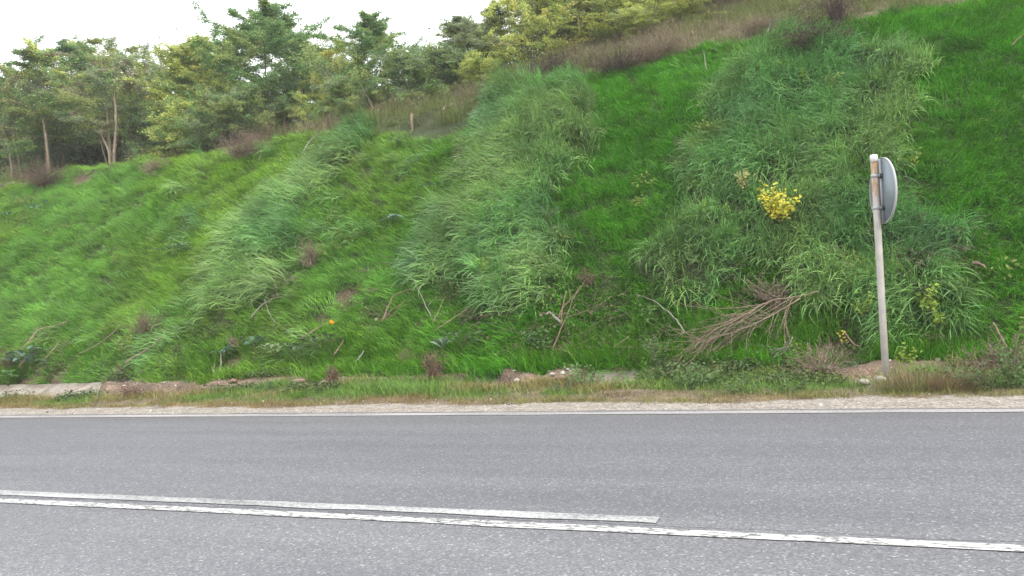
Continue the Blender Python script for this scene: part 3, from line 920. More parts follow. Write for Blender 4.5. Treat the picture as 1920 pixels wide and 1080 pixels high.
def make_tree(name, height, rad, stems, crown0, palette, leafn, leaf=.064, bark=None, droop=.1, spread=.25, top_sharp=1.0, trunk_r=.026, lean=0.0, limbs=26):
    root = empty(name)
    T = Geo(); Cn = Geo()
    cols = np.array([p[0] for p in palette], float); wts = np.array([p[1] for p in palette], float); wts /= wts.sum()
    tips = []
    for s in range(stems):
        a = random.uniform(0, 6.28); off = spread * (0.2 + random.random()) if stems > 1 else 0
        h = height * (1 if s == 0 else random.uniform(.65, .97))
        n = 9
        tt = np.linspace(0, 1, n)
        wob = np.cumsum(RNG.normal(0, .035 * height / 4, (n, 2)), 0) * tt[:, None]
        out = off * (tt ** .8) * 2.2
        st = np.stack([math.cos(a) * (out + .06 * off) + wob[:, 0] + lean * tt * h, math.sin(a) * (out + .06 * off) + wob[:, 1], tt * h - .15 * (tt == 0)], 1)
        r0 = trunk_r * (1 if s == 0 else random.uniform(.6, .9))
        T.tube(st, r0 * (1 - .82 * tt) + .003, 6)
        nl = max(5, int(limbs / stems ** .6))
        for i in range(nl):
            u = crown0 + (1 - crown0) * (i + random.random()) / nl * .97
            base = np.array([np.interp(u, tt, st[:, k]) for k in range(3)])
            az = random.uniform(0, 6.28) if stems == 1 else a + random.gauss(0, 1.4)
            v = (u - crown0) / (1 - crown0)
            prof = (math.sin(min(1, v * 1.25 + .25) * math.pi * .5)) * (1 - v ** (2.2 * top_sharp)) + .12
            Lb = rad * prof * random.uniform(.65, 1.1) / (stems ** .25)
            el = random.uniform(.25, .75) + .4 * v
            d = np.array([math.cos(az) * math.cos(el), math.sin(az) * math.cos(el), math.sin(el)])
            q = np.linspace(0, 1, 5)
            br = base + d * (q[:, None] * Lb) + np.array([0, 0, -1]) * (q[:, None] ** 2) * Lb * droop * 2 + np.cumsum(RNG.normal(0, .03 * Lb, (5, 3)), 0) * (q[:, None] > 0)
            T.tube(br, (r0 * .38 * (1 - u * .5)) * (1 - .8 * q) + .002, 4, cap=False)
            for j in range(5):
                w_ = .25 + .75 * (j + random.random()) / 5
                bb = np.array([np.interp(w_, q, br[:, k]) for k in range(3)])
                d2 = d * .6 + np.array([random.gauss(0, .6), random.gauss(0, .6), random.gauss(.05, .35)])
                d2 /= np.linalg.norm(d2)
                L2 = Lb * random.uniform(.25, .5) + .12
                tw = bb + d2 * (np.linspace(0, 1, 3)[:, None] * L2) - np.array([0, 0, 1]) * (np.linspace(0, 1, 3)[:, None] ** 2) * L2 * .2
                T.tube(tw, [.004, .003, .0015], 3, cap=False)
                tips.append((bb, tw[1], tw[2], d2))
    nt_ = len(tips)
    per = max(3, leafn // nt_)
    P0 = np.array([t_[0] for t_ in tips]); P1 = np.array([t_[1] for t_ in tips]); P2 = np.array([t_[2] for t_ in tips]); D2 = np.array([t_[3] for t_ in tips])
    ci = RNG.choice(len(cols), nt_, p=wts)
    # neighbouring twigs share a colour: reuse the colour of the twig one limb along
    for i in range(1, nt_):
        if random.random() < .4: ci[i] = ci[i - 1]
    idx = np.repeat(np.arange(nt_), per)
    dens = RNG.uniform(.35, 1, nt_)
    keep = RNG.uniform(0, 1, len(idx)) < dens[idx] * 1.3
    idx = idx[keep]
    m = len(idx)
    u = RNG.uniform(0, 1.05, m)[:, None]
    P = np.where(u < .5, P0[idx] + (P1[idx] - P0[idx]) * u * 2, P1[idx] + (P2[idx] - P1[idx]) * (u * 2 - 1))
    P = P + RNG.normal(0, .05, (m, 3)) * np.array([1, 1, .6])
    dd = D2[idx] * .5 + rand_dir(m, -.25, .35)
    nr = rand_dir(m, .9, .6)
    v = RNG.uniform(.7, 1.3, m)[:, None]
    cc = cols[ci[idx]]
    sw = RNG.uniform(0, 1, m) < .4
    cc[sw] = cols[RNG.choice(len(cols), sw.sum(), p=wts)]
    Cn.leaves(P, leaf * RNG.uniform(.7, 1.35, m), leaf * .5 * RNG.uniform(.75, 1.25, m), dd, nr, cc * v)
    T.make('trunk', bark or M_BARK, root)
    Cn.make('crown', M_LEAF, root)
    root['h'] = height
    return root


def kids(o): return [c for c in COL.objects if c.parent == o]


def clone(o, loc, rz, scale):
    r = o.copy(); COL.objects.link(r)
    r.location = loc; r.rotation_euler = (0, 0, rz); r.scale = (scale[0], scale[0], scale[1])
    for ch in kids(o):
        c = ch.copy(); COL.objects.link(c); c.parent = r
    return r


def at_px(px, Y):
    """ground point on the line Y that is seen in column px"""
    x = -10.0
    lo, hi = -60.0, 25.0
    for _ in range(40):
        m = (lo + hi) / 2
        if proj((m, Y, float(terr(np.array(m), np.array(Y)))))[0] < px: lo = m
        else: hi = m
    return np.array([m, Y, float(terr(np.array(m), np.array(Y)))])


def height_for(p, py):
    lo, hi = 0.1, 15
    for _ in range(30):
        m = (lo + hi) / 2
        if proj(p + np.array([0, 0, m]))[1] > py: lo = m
        else: hi = m
    return m


KINDS = {
    'grn': dict(height=4.5, rad=2.00, stems=1, crown0=.22, palette=[(GREEN, 4), (DEEP, 3), (OLIVE, 2)], leafn=39600, limbs=34),
    'grn2': dict(height=4.5, rad=1.92, stems=2, crown0=.18, palette=[(DEEP, 3), (GREEN, 4), (GREY, 2), (YGREEN, .5)], leafn=39600, limbs=34),
    'brn': dict(height=4.2, rad=2.08, stems=3, crown0=.3, palette=[(BROWN, 3), (GREEN, 3), (OLIVE, 3), (GREY, 2)], leafn=28800, bark=M_BARKL, limbs=30),
    'mix': dict(height=4.2, rad=1.76, stems=1, crown0=.3, palette=[(GREEN, 4), (BROWN, 2), (OLIVE, 2), (YGREEN, .6)], leafn=27000, bark=M_BARKL, limbs=26),
    'olv': dict(height=4.0, rad=1.84, stems=2, crown0=.3, palette=[(OLIVE, 4), (YGREEN, 2), (GREEN, 2), (YELLOW, .7)], leafn=32400, limbs=30),
    'ylw': dict(height=3.6, rad=0.96, stems=2, crown0=.15, palette=[(YELLOW, 2), (YGREEN, 3), (OLIVE, 2), (ORANGE, .6)], leafn=11520, limbs=22, top_sharp=.7),
    'ygb': dict(height=3.6, rad=2.24, stems=4, crown0=.08, palette=[(YGREEN, 4), (OLIVE, 3), (YELLOW, .8), (GREEN, 1)], leafn=25920, limbs=34, spread=.4, leaf=.062),
    'ygb2': dict(height=3.4, rad=2.08, stems=4, crown0=.1, palette=[(YGREEN, 3), (OLIVE, 4), (GREY, 2)], leafn=21600, limbs=32, spread=.4, leaf=.062),
    'gry': dict(height=3.6, rad=1.35, stems=1, crown0=.15, palette=[(GREY, 4), (OLIVE, 2), (BROWN, .8)], leafn=30600, limbs=34),
    'shr': dict(height=1.7, rad=1.44, stems=4, crown0=.1, palette=[(OLIVE, 4), (YGREEN, 2), (GREEN, 2)], leafn=19800, limbs=22, spread=.4, trunk_r=.015, leaf=.06),
    'shg': dict(height=1.7, rad=1.44, stems=4, crown0=.08, palette=[(GREEN, 3), (GREY, 3), (OLIVE, 2)], leafn=19800, limbs=22, spread=.4, trunk_r=.015, leaf=.06),
}
PRO = {}
# (kind, pixel column, distance line Y, pixel row of its top, width factor, label)
TREES = [
    ('mix', 28, 16.6, 128, .9, 'slender pale-stemmed sapling nearest the left edge of the thicket'),
    ('grn', -60, 18.5, 110, 1.1, 'green tree cut by the left edge of the picture'),
    ('mix', 90, 16.4, 92, 1.0, 'sapling with one tall pale bare stem near the left edge, purplish leaves on top'),
    ('brn', 208, 16.3, 48, 1.0, 'group-stemmed brownish tree with three pale stems rising side by side'),
    ('grn2', 150, 18.5, 80, 1.0, 'bushy green tree filling in behind the tall pale bare stem'),
    ('olv', 322, 17.2, 62, .95, 'olive and yellow leaved tree under the thin bare leader'),
    ('olv', 392, 17.6, 88, .85, 'yellow-tinged olive tree just left of the tall dense green one'),
    ('brn', 270, 19.5, 62, .9, 'brown-green tree standing behind the three pale stems'),
    ('grn', 505, 17.8, 4, 1.05, 'tallest dense green tree left of the gap of sky'),
    ('grn2', 450, 19.6, 62, .9, 'darker green tree at the left shoulder of the tallest one'),
    ('grn2', 560, 18.8, 62, .9, 'dark green tree with a deep shady foot, right of the tallest one'),
    ('ylw', 612, 16.8, 58, .75, 'narrow yellow-leaved sapling between the two tall green trees'),
    ('grn', 700, 17.6, 26, .85, 'green tree with feathery top at the left side of the sky gap'),
    ('shg', 745, 17.0, 105, 1.0, 'grey-green bush filling the foot of the sky gap on the left'),
    ('shg', 800, 17.6, 96, 1.1, 'grey-green bush in the middle of the sky gap'),
    ('gry', 868, 17.6, 22, .9, 'greyish thin-leaved tree on the right side of the sky gap'),
    ('gry', 925, 18.6, 10, .9, 'grey-green tree between the sky gap and the first yellow bush'),
    ('ygb', 985, 17.8, -25, .95, 'first large yellow-green bush right of the sky gap'),
    ('ygb2', 1065, 18.6, -45, .95, 'olive-leaved bush between the large yellow-green ones'),
    ('ygb', 1150, 18.2, -40, 1.0, 'second large yellow-green bush right of the sky gap'),
    ('ygb2', 1215, 17.6, 0, .8, 'yellowish bush leaning out over the brown brush at the crest'),
    ('ygb', 1270, 18.4, -30, .85, 'yellow bush farthest right above the fallen brown brush'),
    ('grn2', 1375, 20.5, -70, .9, 'dark green tree showing at the top edge of the picture'),
    ('shr', 340, 16.1, 178, 1.0, 'low olive bush in front of the thicket, below the yellow-tinged tree'),
    ('shg', 425, 16.2, 185, 1.0, 'low green bush at the thicket edge left of the reddish brush'),
    ('shg', 480, 17.0, 165, 1.0, 'low green bush at the foot of the tallest tree'),
    ('shg', 660, 16.2, 150, .9, 'low green bush at the foot of the feathery green tree'),
    ('shr', 590, 15.9, 175, .6, 'small light green bush right of the deep shade'),
    ('shr', 905, 17.2, 100, .7, 'low olive bush behind the slanting cut branches'),
    ('shg', 250, 16.9, 190, .9, 'low green bush between the pale stems'),
    ('shg', 120, 17.2, 205, .9, 'low green bush behind the tall pale bare stem'),
    ('shr', 1330, 18.0, 30, .7, 'small yellowish bush beside the brown crest slope'),
    ('ygb2', 1440, 20.5, -120, .9, 'bush above the top edge over the dead grey branch'),
    ('grn', -200, 18.0, 60, 1.1, 'tree beyond the left edge of the picture'),
    ('brn', -330, 17.5, 90, 1.1, 'brownish tree farther beyond the left edge'),
    ('ygb2', 1600, 21.5, -200, 1.0, 'bush far above the top edge over the right of the bank'),
    ('grn2', 1800, 22.0, -260, 1.0, 'tree high above the top edge over the round sign'),
]
TREES += [
    ('grn2', 20, 20.0, 150, 1.1, 'dark green tree filling in behind the slender sapling at the left edge'),
    ('brn', 118, 19.0, 70, 1.0, 'brown-green tree between the tall pale bare stem and the three stems'),
    ('olv', 240, 20.5, 78, 1.1, 'olive tree deep in the thicket behind the three pale stems'),
    ('grn2', 355, 20.5, 100, 1.1, 'green tree deep in the thicket behind the olive one with yellow tint'),
    ('olv', 425, 20.0, 105, 1.0, 'olive tree deep in the thicket left of the tallest one'),
    ('grn', 530, 20.5, 30, 1.15, 'green tree close behind the tallest one'),
    ('grn', 640, 19.6, 110, 1.0, 'green tree behind the narrow yellow-leaved sapling'),
    ('olv', 665, 18.2, 85, .8, 'olive tree between the yellow sapling and the feathery green tree'),
    ('grn', 730, 19.0, 60, .85, 'green tree close behind the feathery one'),
    ('ygb2', 840, 19.5, 90, .8, 'olive bush low behind the sap-green ones at the foot of the sky gap'),
    ('grn2', 900, 20.5, 45, 1.0, 'green tree behind the greyish thin-leaved one'),
    ('ygb', 1035, 20.5, -10, 1.0, 'yellow-green bush in the second row right of the first large one'),
    ('ygb', 1105, 19.5, -20, .95, 'bright yellow-green bush in the second row beside the second large one'),
    ('ygb', 1200, 20.0, -30, 1.0, 'yellow-green bush in the second row above the brown crest slope'),
    ('ygb2', 1310, 20.0, -40, .8, 'olive bush in the second row farthest right'),
]
for i, (kd_, px, Y_, top, wf, lab) in enumerate(TREES):
    wf *= 1.12
    p = at_px(px, Y_)
    hh = height_for(p, top) * .94
    if kd_ not in PRO:
        nm = {'shr': 'bush', 'shg': 'bush', 'ygb': 'bush_tree', 'ygb2': 'bush_tree'}.get(kd_, 'young_tree')
        PRO[kd_] = make_tree(nm, **KINDS[kd_])
        o = PRO[kd_]; o.location = p; s_ = hh / o['h']
        o.rotation_euler = (0, 0, 0.3); o.scale = (wf * .5 * (1 + s_), wf * .5 * (1 + s_), s_)
    else:
        s_ = hh / PRO[kd_]['h']
        o = clone(PRO[kd_], p, random.uniform(0, 6.28), (wf * .5 * (1 + s_), s_))
    cat = 'bush' if kd_ in ('shr', 'shg', 'ygb', 'ygb2') else 'tree'
    tag(o, lab, cat, 'trees and bushes of the thicket on top of the bank')
for o in list(COL.objects):
    if 'h' in o: del o['h']

# the thicket behind: one mass of undergrowth nobody could count
under_p = []
for i in range(5):
    G = Geo()
    m = 420
    P = RNG.normal(0, 1, (m, 3)) * np.array([.36, .36, .42]) + np.array([0, 0, .6])
    cc = np.ones((m, 3)) * RNG.uniform(.6, 1.35, m)[:, None]
    G.leaves(P, .085 * RNG.uniform(.6, 1.3, m), .045, rand_dir(m, -.2), rand_dir(m, 1.2), cc)
    for k in range(7):
        ribbon(G, np.array([random.gauss(0, .2), random.gauss(0, .2), -.1]), random.uniform(0, 6.28), .1, .5, 1.3, .018, 4, (.9, .7, .6))
    under_p.append(G.make('undergrowth', M_GRASS, link=False))
n = 2600
X = RNG.uniform(-42, 8, n); Y = RNG.uniform(17.5, 25, n)
lvl = RNG.uniform(0, 1, n) ** 1.3
hgt = np.where(X < -2, 2.3, 2.0)
kk = (Y > 18.2 + 1.2 * sstep(-3, 0, X)) & ~((X > -16.5) & (X < -6.5) & (lvl > .25)) & ~((X > -11.5) & (X < -6.5) & (Y > 20.5))
X, Y, lvl, hgt = X[kk], Y[kk], lvl[kk], hgt[kk]
n = len(X)
P = np.stack([X, Y, terr(X, Y) + lvl * hgt], 1)
tt_ = fbm(X * .6, Y * .6, 191, 3)
G5 = mix3((.12, .19, .075), (.22, .26, .09), sstep(.35, .65, tt_)) * RNG.uniform(.7, 1.2, n)[:, None]
scatter('thicket_undergrowth', P, np.stack([np.zeros(n), np.zeros(n), RNG.uniform(0, 6.28, n)], 1), RNG.uniform(.8, 1.3, n), G5, RNG.integers(0, 5, n), under_p, 'shady undergrowth filling the thicket behind the trees')


# ------------------------------------------------------------------ dead wood on the bank
def path(pxs, lift):
    out = []
    nlift = np.broadcast_to(np.asarray(lift, float), (len(pxs),))
    for (px, py), l in zip(pxs, nlift):
        h_ = hit(px, py)
        if h_ is None: h_ = out[-1] if out else at_px(px, 15.4)
        d = ray(px, py); d = d / np.linalg.norm(d)
        out.append(h_ - d * l)
    return np.array(out)


def smooth_path(P, k=4):
    t = np.arange(len(P)); tt = np.linspace(0, len(P) - 1, (len(P) - 1) * k + 1)
    Q = np.stack([np.interp(tt, t, P[:, i]) for i in range(3)], 1)
    for _ in range(2):
        Q[1:-1] = (Q[:-2] + 2 * Q[1:-1] + Q[2:]) / 4
    Q[1:-1] += RNG.normal(0, .004, Q[1:-1].shape)
    return Q


def stick(name, strokes, m, label, cat='branch', lift=.22, group=None):
    """strokes: list of (pixel polyline, start radius, end radius[, lift]); the first is the main limb, others fork off"""
    root = empty(name)
    G = Geo()
    p0 = None
    for k, s in enumerate(strokes):
        pl, r0, r1 = s[:3]
        lf = s[3] if len(s) > 3 else lift
        Q = smooth_path(path(pl, lf))
        if p0 is None:
            p0 = Q[0].copy(); root.location = p0
        g = G if k == 0 else Geo()
        g.tube(Q - p0, np.linspace(r0, r1, len(Q)), 6)
        if k > 0: g.make('twig', m, root, use_col=False)
    G.make('limb', m, root, use_col=False)
    return tag(root, label, cat, group)


GB = 'dead branches lying on the bank'
STICKS = [
    ([([(55, 665), (35, 690)], .02, .02), ([(30, 672), (62, 632), (72, 618), (100, 612), (126, 603)], .028, .012), ([(70, 622), (70, 612)], .012, .006), ([(64, 648), (82, 626), (98, 618)], .012, .010)], M_DEADR, 'thick reddish forked branch lying at the far left of the bank'),
    ([([(62, 655), (80, 632), (96, 620)], .016, .012)], M_DEAD, 'straight brown stick lying under the thick reddish forked branch'),
    ([([(52, 667), (80, 658), (104, 650)], .008, .004)], M_DEADG, 'thin pale twig above the blue-green leafy plant'),
    ([([(83, 675), (98, 658), (112, 640)], .014, .006)], M_DEAD, 'short brown stump-like stick right of the blue-green leafy plant'),
    ([([(144, 666), (172, 652), (198, 636), (215, 622), (230, 602)], .011, .004), ([(170, 648), (182, 622), (205, 605)], .005, .003)], M_DEAD, 'long thin pale stick left of the pale green sprig'),
    ([([(234, 681), (250, 671), (275, 656), (292, 643), (305, 630)], .02, .012)], M_DEAD, 'brown stick lying uphill above the bare earth scar'),
    ([([(470, 598), (488, 572), (512, 560), (530, 555)], .010, .004), ([(495, 560), (505, 590), (517, 607)], .007, .004)], M_DEADG, 'forked grey twig lying under the left stand of long grass'),
    ([([(413, 694), (415, 678), (414, 664)], .013, .008)], M_DEADG, 'short grey root standing under the small blue-green plant'),
    ([([(402, 702), (399, 690), (403, 682)], .011, .006)], M_DEADG, 'shorter grey root just left of the standing one'),
    ([([(560, 637), (590, 618), (612, 607), (632, 598)], .010, .006), ([(595, 615), (620, 604)], .006, .004)], M_DEAD, 'thin brown stick with the orange scrap of litter beside it'),
    ([([(626, 665), (634, 655), (644, 638)], .015, .010)], M_DEADR, 'short dark stick at the right end of the dock plants'),
    ([([(668, 678), (676, 668), (682, 658)], .012, .008)], M_DEADG, 'short pale stick right of the dock plants near the foot'),
    ([([(716, 602), (730, 570), (738, 552), (775, 541)], .013, .005), ([(718, 600), (732, 582), (748, 572), (762, 560)], .006, .003), ([(722, 600), (740, 588), (752, 568)], .005, .003)], M_DEADR, 'reddish forked branch standing up from a cut root in the middle of the bank'),
    ([([(808, 594), (797, 570), (785, 545), (776, 525)], .009, .004), ([(786, 545), (795, 530)], .005, .003), ([(800, 575), (812, 562)], .005, .003)], M_DEADG, 'grey forked twig leaning left in the middle of the bank'),
    ([([(812, 604), (822, 585), (832, 560)], .008, .003)], M_DEAD, 'thin straight twig just right of the grey forked one'),
    ([([(815, 620), (838, 605), (862, 588), (876, 580)], .009, .005)], M_DEAD, 'slanting tan stick below the middle stand of long grass'),
    ([([(1050, 605), (1040, 595), (1030, 583), (1024, 590)], .02, .010)], M_DEADG, 'curved grey stump piece at the left of the tall red twigs'),
    ([([(1036, 655), (1052, 615), (1062, 595), (1075, 560), (1100, 520)], .008, .003), ([(1052, 608), (1054, 575), (1062, 545)], .011, .006), ([(1046, 600), (1052, 580), (1072, 560), (1090, 535)], .008, .004), ([(1062, 595), (1085, 588), (1106, 580)], .006, .003), ([(1015, 586), (1040, 590), (1060, 588)], .006, .004)], M_DEADR, 'spray of tall reddish twigs fanning upward beside the middle stand of long grass'),
    ([([(1283, 624), (1270, 600), (1248, 580), (1225, 562), (1192, 552)], .011, .004), ([(1200, 553), (1192, 565)], .004, .002)], M_DEADG, 'long arching grey branch left of the brushwood pile'),
    ([([(1150, 651), (1165, 640), (1180, 630)], .008, .004), ([(1150, 651), (1185, 650)], .005, .003)], M_DEAD, 'thin tan forked twig left of the brushwood pile near the foot'),
    ([([(488, 283), (500, 265), (513, 240)], .018, .012)], M_DEAD, 'pale slanting cut stem at the crest left of the other one'),
    ([([(526, 262), (530, 250), (537, 240)], .018, .012)], M_DEAD, 'shorter slanting cut stem at the crest beside the pale one'),
    ([([(568, 285), (580, 265), (597, 250), (612, 238)], .013, .008)], M_DEADG, 'curved pale branch on the crest above the left stand of long grass'),
    ([([(486, 300), (490, 283), (505, 277), (515, 275)], .010, .006)], M_DEADG, 'small hooked grey branch on the dark brush at the crest'),
    ([([(620, 268), (630, 264), (642, 264)], .012, .008)], M_DEADG, 'short white stick lying on the crest'),
    ([([(834, 179), (850, 160), (866, 140), (885, 122), (905, 108)], .024, .008), ([(850, 158), (868, 138)], .010, .006)], M_DEAD, 'stout slanting cut branch leaning against the thicket'),
    ([([(848, 182), (868, 168), (885, 148), (900, 125)], .012, .006)], M_DEAD, 'thinner slanting branch right of the stout one at the thicket'),
    ([([(1434, 69), (1444, 50), (1447, 33), (1452, 37), (1470, 38), (1485, 45), (1497, 62), (1503, 73)], .022, .014), ([(1447, 52), (1460, 60)], .010, .005), ([(1447, 50), (1440, 42)], .008, .004), ([(1470, 38), (1478, 34)], .012, .008)], M_DEADG, 'bleached grey forked dead branch arching over the top of the right stand of long grass'),
    ([([(1486, 28), (1500, 15), (1520, 6), (1545, -3)], .012, .006)], M_DEADG, 'dark bare branch rising to the top edge above the bleached one'),
    ([([(1290, 8), (1305, 30), (1312, 52)], .012, .006)], M_DEADG, 'thin grey bare stem among the yellow bushes'),
    ([([(1520, 90), (1560, 72), (1600, 48)], .010, .005)], M_DEAD, 'long thin tan stick on the brown patch at the upper right'),
    ([([(1750, 25), (1785, 28), (1815, 22)], .008, .004)], M_DEADG, 'thin grey stick near the top edge at the right'),
    ([([(1898, 85), (1910, 72), (1922, 62)], .009, .006)], M_DEADR, 'reddish stick at the right edge high on the bank'),
    ([([(1823, 492), (1838, 494), (1848, 503)], .022, .010)], M_DEADR, 'dark hooked root poking out of the grass at the right'),
    ([([(1862, 605), (1875, 628), (1888, 655)], .010, .014)], M_DEADR, 'dead reddish seed stalk leaning left near the right edge'),
    ([([(1325, 132), (1322, 120), (1320, 100), (1318, 82)], .007, .005)], M_DEADG, 'thin upright grey stem on the brown brush of the crest'),
    ([([(30, 372), (33, 355), (40, 350), (48, 362)], .009, .006)], M_DEADG, 'small arched grey twig at the far left below the crest'),
    ([([(272, 325), (300, 330), (325, 322)], .008, .004), ([(278, 318), (283, 308)], .005, .003)], M_DEADG, 'grey twig lying below the left crest'),
    ([([(1585, 625), (1600, 645), (1612, 650)], .009, .006)], M_DEADR, 'dark twig with yellow leaves poking out left of the sign pole'),
    ([([(660, 232), (663, 215), (666, 198)], .010, .008)], M_DEADG, 'thin grey stake standing at the crest left of the wooden post'),
]
for s_, m_, lab in STICKS:
    stick('dead_branch', s_, m_, lab, 'branch', .34, GB)

# wooden post on the crest
p = place(773, 246)
G = Geo(); h_ = height_for(p, 213)
G.tube(np.array([[0, 0, -.2], [0.0, 0, h_ * .5], [.01, 0, h_]]), [.03, .029, .027], 8)
post = G.make('wooden_post', M_DEAD, loc=p, use_col=False)
tag(post, 'short weathered wooden post standing on the crest above the grass', 'post')


# the big pile of brushwood: limbs lying over one another, fanning down to the left
def brush_fan(name, origin, ends, m, label, sub=4, r=.006, cat='brushwood', lift=.42):
    root = empty(name)
    o0 = path([origin], lift)[0]
    root.location = o0
    first = True
    for (mx_, my_), (ex, ey) in ends:
        g = Geo()
        j = lambda s: random.uniform(-s, s)
        f0 = 0.0 if first else random.uniform(.15, .9)
        ms = ends[0][0]
        st_ = (origin[0] + (ms[0] - origin[0]) * f0, origin[1] + (ms[1] - origin[1]) * f0)
        first = False
        mx_ = mx_ if abs(mx_ - st_[0]) > 12 else st_[0] - 14
        pl = [st_, (mx_ + j(6), my_ + j(6)), ((mx_ + ex) / 2 + j(6), (my_ + ey) / 2 + j(5)), (ex, ey)]
        Q = smooth_path(path(pl, [lift, lift * random.uniform(.8, 1.3), lift * random.uniform(.6, 1.1), lift * random.uniform(.3, .8)]), 4) - o0
        g.tube(Q, np.linspace(r * 1.5, r * .45, len(Q)), 5)
        for _ in range(sub):
            k = random.randint(3, len(Q) - 2)
            d = Q[min(k + 1, len(Q) - 1)] - Q[k - 1]; d /= np.linalg.norm(d)
            d2 = d + RNG.normal(0, .38, 3); d2 /= np.linalg.norm(d2)
            L = random.uniform(.12, .45)
            tw = Q[k] + d2 * (np.linspace(0, 1, 4)[:, None] * L) + np.cumsum(RNG.normal(0, .012, (4, 3)), 0) - np.array([0, 0, .2]) * (np.linspace(0, 1, 4)[:, None] ** 2) * L
            g.tube(tw, np.linspace(r * .55, r * .2, 4), 3)
        g.make('branch', m, root, use_col=False)
    return tag(root, label, cat)


def tangle(name, axis, n, ang, length, m, label, r, sub):
    """branches leaving a main stem one after another, each a part; axis and lengths in picture columns laid on the bank"""
    root = empty(name)
    ax = np.array(axis, float)
    A0 = smooth_path(path(axis, .42)); o0 = A0[0].copy(); root.location = o0
    g = Geo(); g.tube(A0 - o0, np.linspace(r * 2.3, r, len(A0)), 6); g.make('branch', m, root, use_col=False)
    seg = np.linspace(0, 1, len(ax))
    for k in range(n):
        u = random.uniform(.08, 1)
        x0, y0 = (float(np.interp(u, seg, ax[:, i])) for i in (0, 1))
        a = R(random.gauss(*ang)); L = random.uniform(*length); cv = random.uniform(-.5, .9)
        pts = [(x0, y0)]; x, y = x0, y0
        for q in range(4):
            x += math.cos(a) * L / 4; y -= math.sin(a) * L / 4
            a += cv * .28 + random.gauss(0, .07)
            pts.append((x, min(y, 700)))
        e_ = random.uniform(.12, .5)
        Q = smooth_path(path(pts, np.linspace(.42, e_, 5) + RNG.normal(0, .04, 5)), 3) - o0
        g = Geo(); g.tube(Q, np.linspace(r, r * .4, len(Q)), 5)
        for _ in range(sub):
            kk = random.randint(2, len(Q) - 2)
            d = Q[kk + 1] - Q[kk - 1]; d /= np.linalg.norm(d) + 1e-9
            d2 = d + RNG.normal(0, .45, 3); d2 /= np.linalg.norm(d2)
            l2 = random.uniform(.1, .35)
            tw = Q[kk] + d2 * (np.linspace(0, 1, 4)[:, None] * l2) + np.cumsum(RNG.normal(0, .014, (4, 3)), 0)
            g.tube(tw, np.linspace(r * .55, r * .25, 4), 3)
        g.make('branch', m, root, use_col=False)
    return tag(root, label, 'brushwood')


tangle('brushwood_pile', [(1534, 546), (1500, 556), (1460, 560), (1425, 572), (1395, 592), (1360, 610)], 20, (208, 17), (70, 175), M_DEAD, 'tangled brushwood pile with long bare branches sweeping down to the left', .0052, 4)
tangle('brushwood_pile', [(1500, 560), (1450, 590), (1410, 610), (1360, 628), (1310, 640)], 46, (212, 32), (40, 125), M_DEAD, 'loose heap of thin brown twigs spread under the tangled brushwood pile', .0036, 4)
brush_fan('brushwood_pile', (1486, 632), [((1475, 660), (1395, 698)), ((1470, 655), (1425, 663)), ((1465, 650), (1440, 680)), ((1480, 640), (1500, 690))], M_DEADG, 'grey bent branch with thin twigs lying at the lower right of the brushwood pile', 5, .004)


# dry shrubs
def dry_shrub(name, px, py, w, h, m, label, n=45, lift=0.0, seeds=None, lean=(0, 0)):
    p = place(px, py)
    d = ray(px, py); p = p - d / np.linalg.norm(d) * (.2 if py > 200 else .1)
    root = empty(name, p)
    G = Geo(); S_ = Geo()
    if py < 200 or py < 350 and px < 600: n = int(n * 1.6); h = h * 1.25
    for i in range(n):
        a = random.uniform(0, 6.28); rr = random.random() ** .5
        tip = np.array([math.cos(a) * w * .5 * rr + lean[0], math.sin(a) * w * .35 * rr + lean[1], h * random.uniform(.35, 1) * (1 - .35 * rr)])
        b0 = np.array([random.gauss(0, .05), random.gauss(0, .05), -.05])
        q = np.linspace(0, 1, 5)[:, None]
        Q = b0 + (tip - b0) * q + np.cumsum(RNG.normal(0, .022 * (w + h), (5, 3)), 0) * q
        G.tube(Q, np.linspace(.006, .002, 5), 4)
        for _ in range(4):
            k = random.randint(1, 4)
            L = random.uniform(.06, .2) * (w + h)
            d = tip / np.linalg.norm(tip) + RNG.normal(0, .7, 3); d /= np.linalg.norm(d)
            tw = Q[k] + d * (np.linspace(0, 1, 3)[:, None] * L) + np.cumsum(RNG.normal(0, .012, (3, 3)), 0)
            G.tube(tw, [.003, .002, .001], 3)
            if seeds is not None:
                S_.leaves(tw[-1][None] + RNG.normal(0, .02, (3, 3)), .025, .018, rand_dir(3), rand_dir(3, 1), np.array(seeds) * random.uniform(.6, 1.2))
    G.make('twigs', m, root, use_col=False)
    if seeds is not None: tag(S_.make('seed_heads', M_HERB, root), kind='stuff')
    return tag(root, label, 'dead shrub', 'dead shrubs and dry brush')


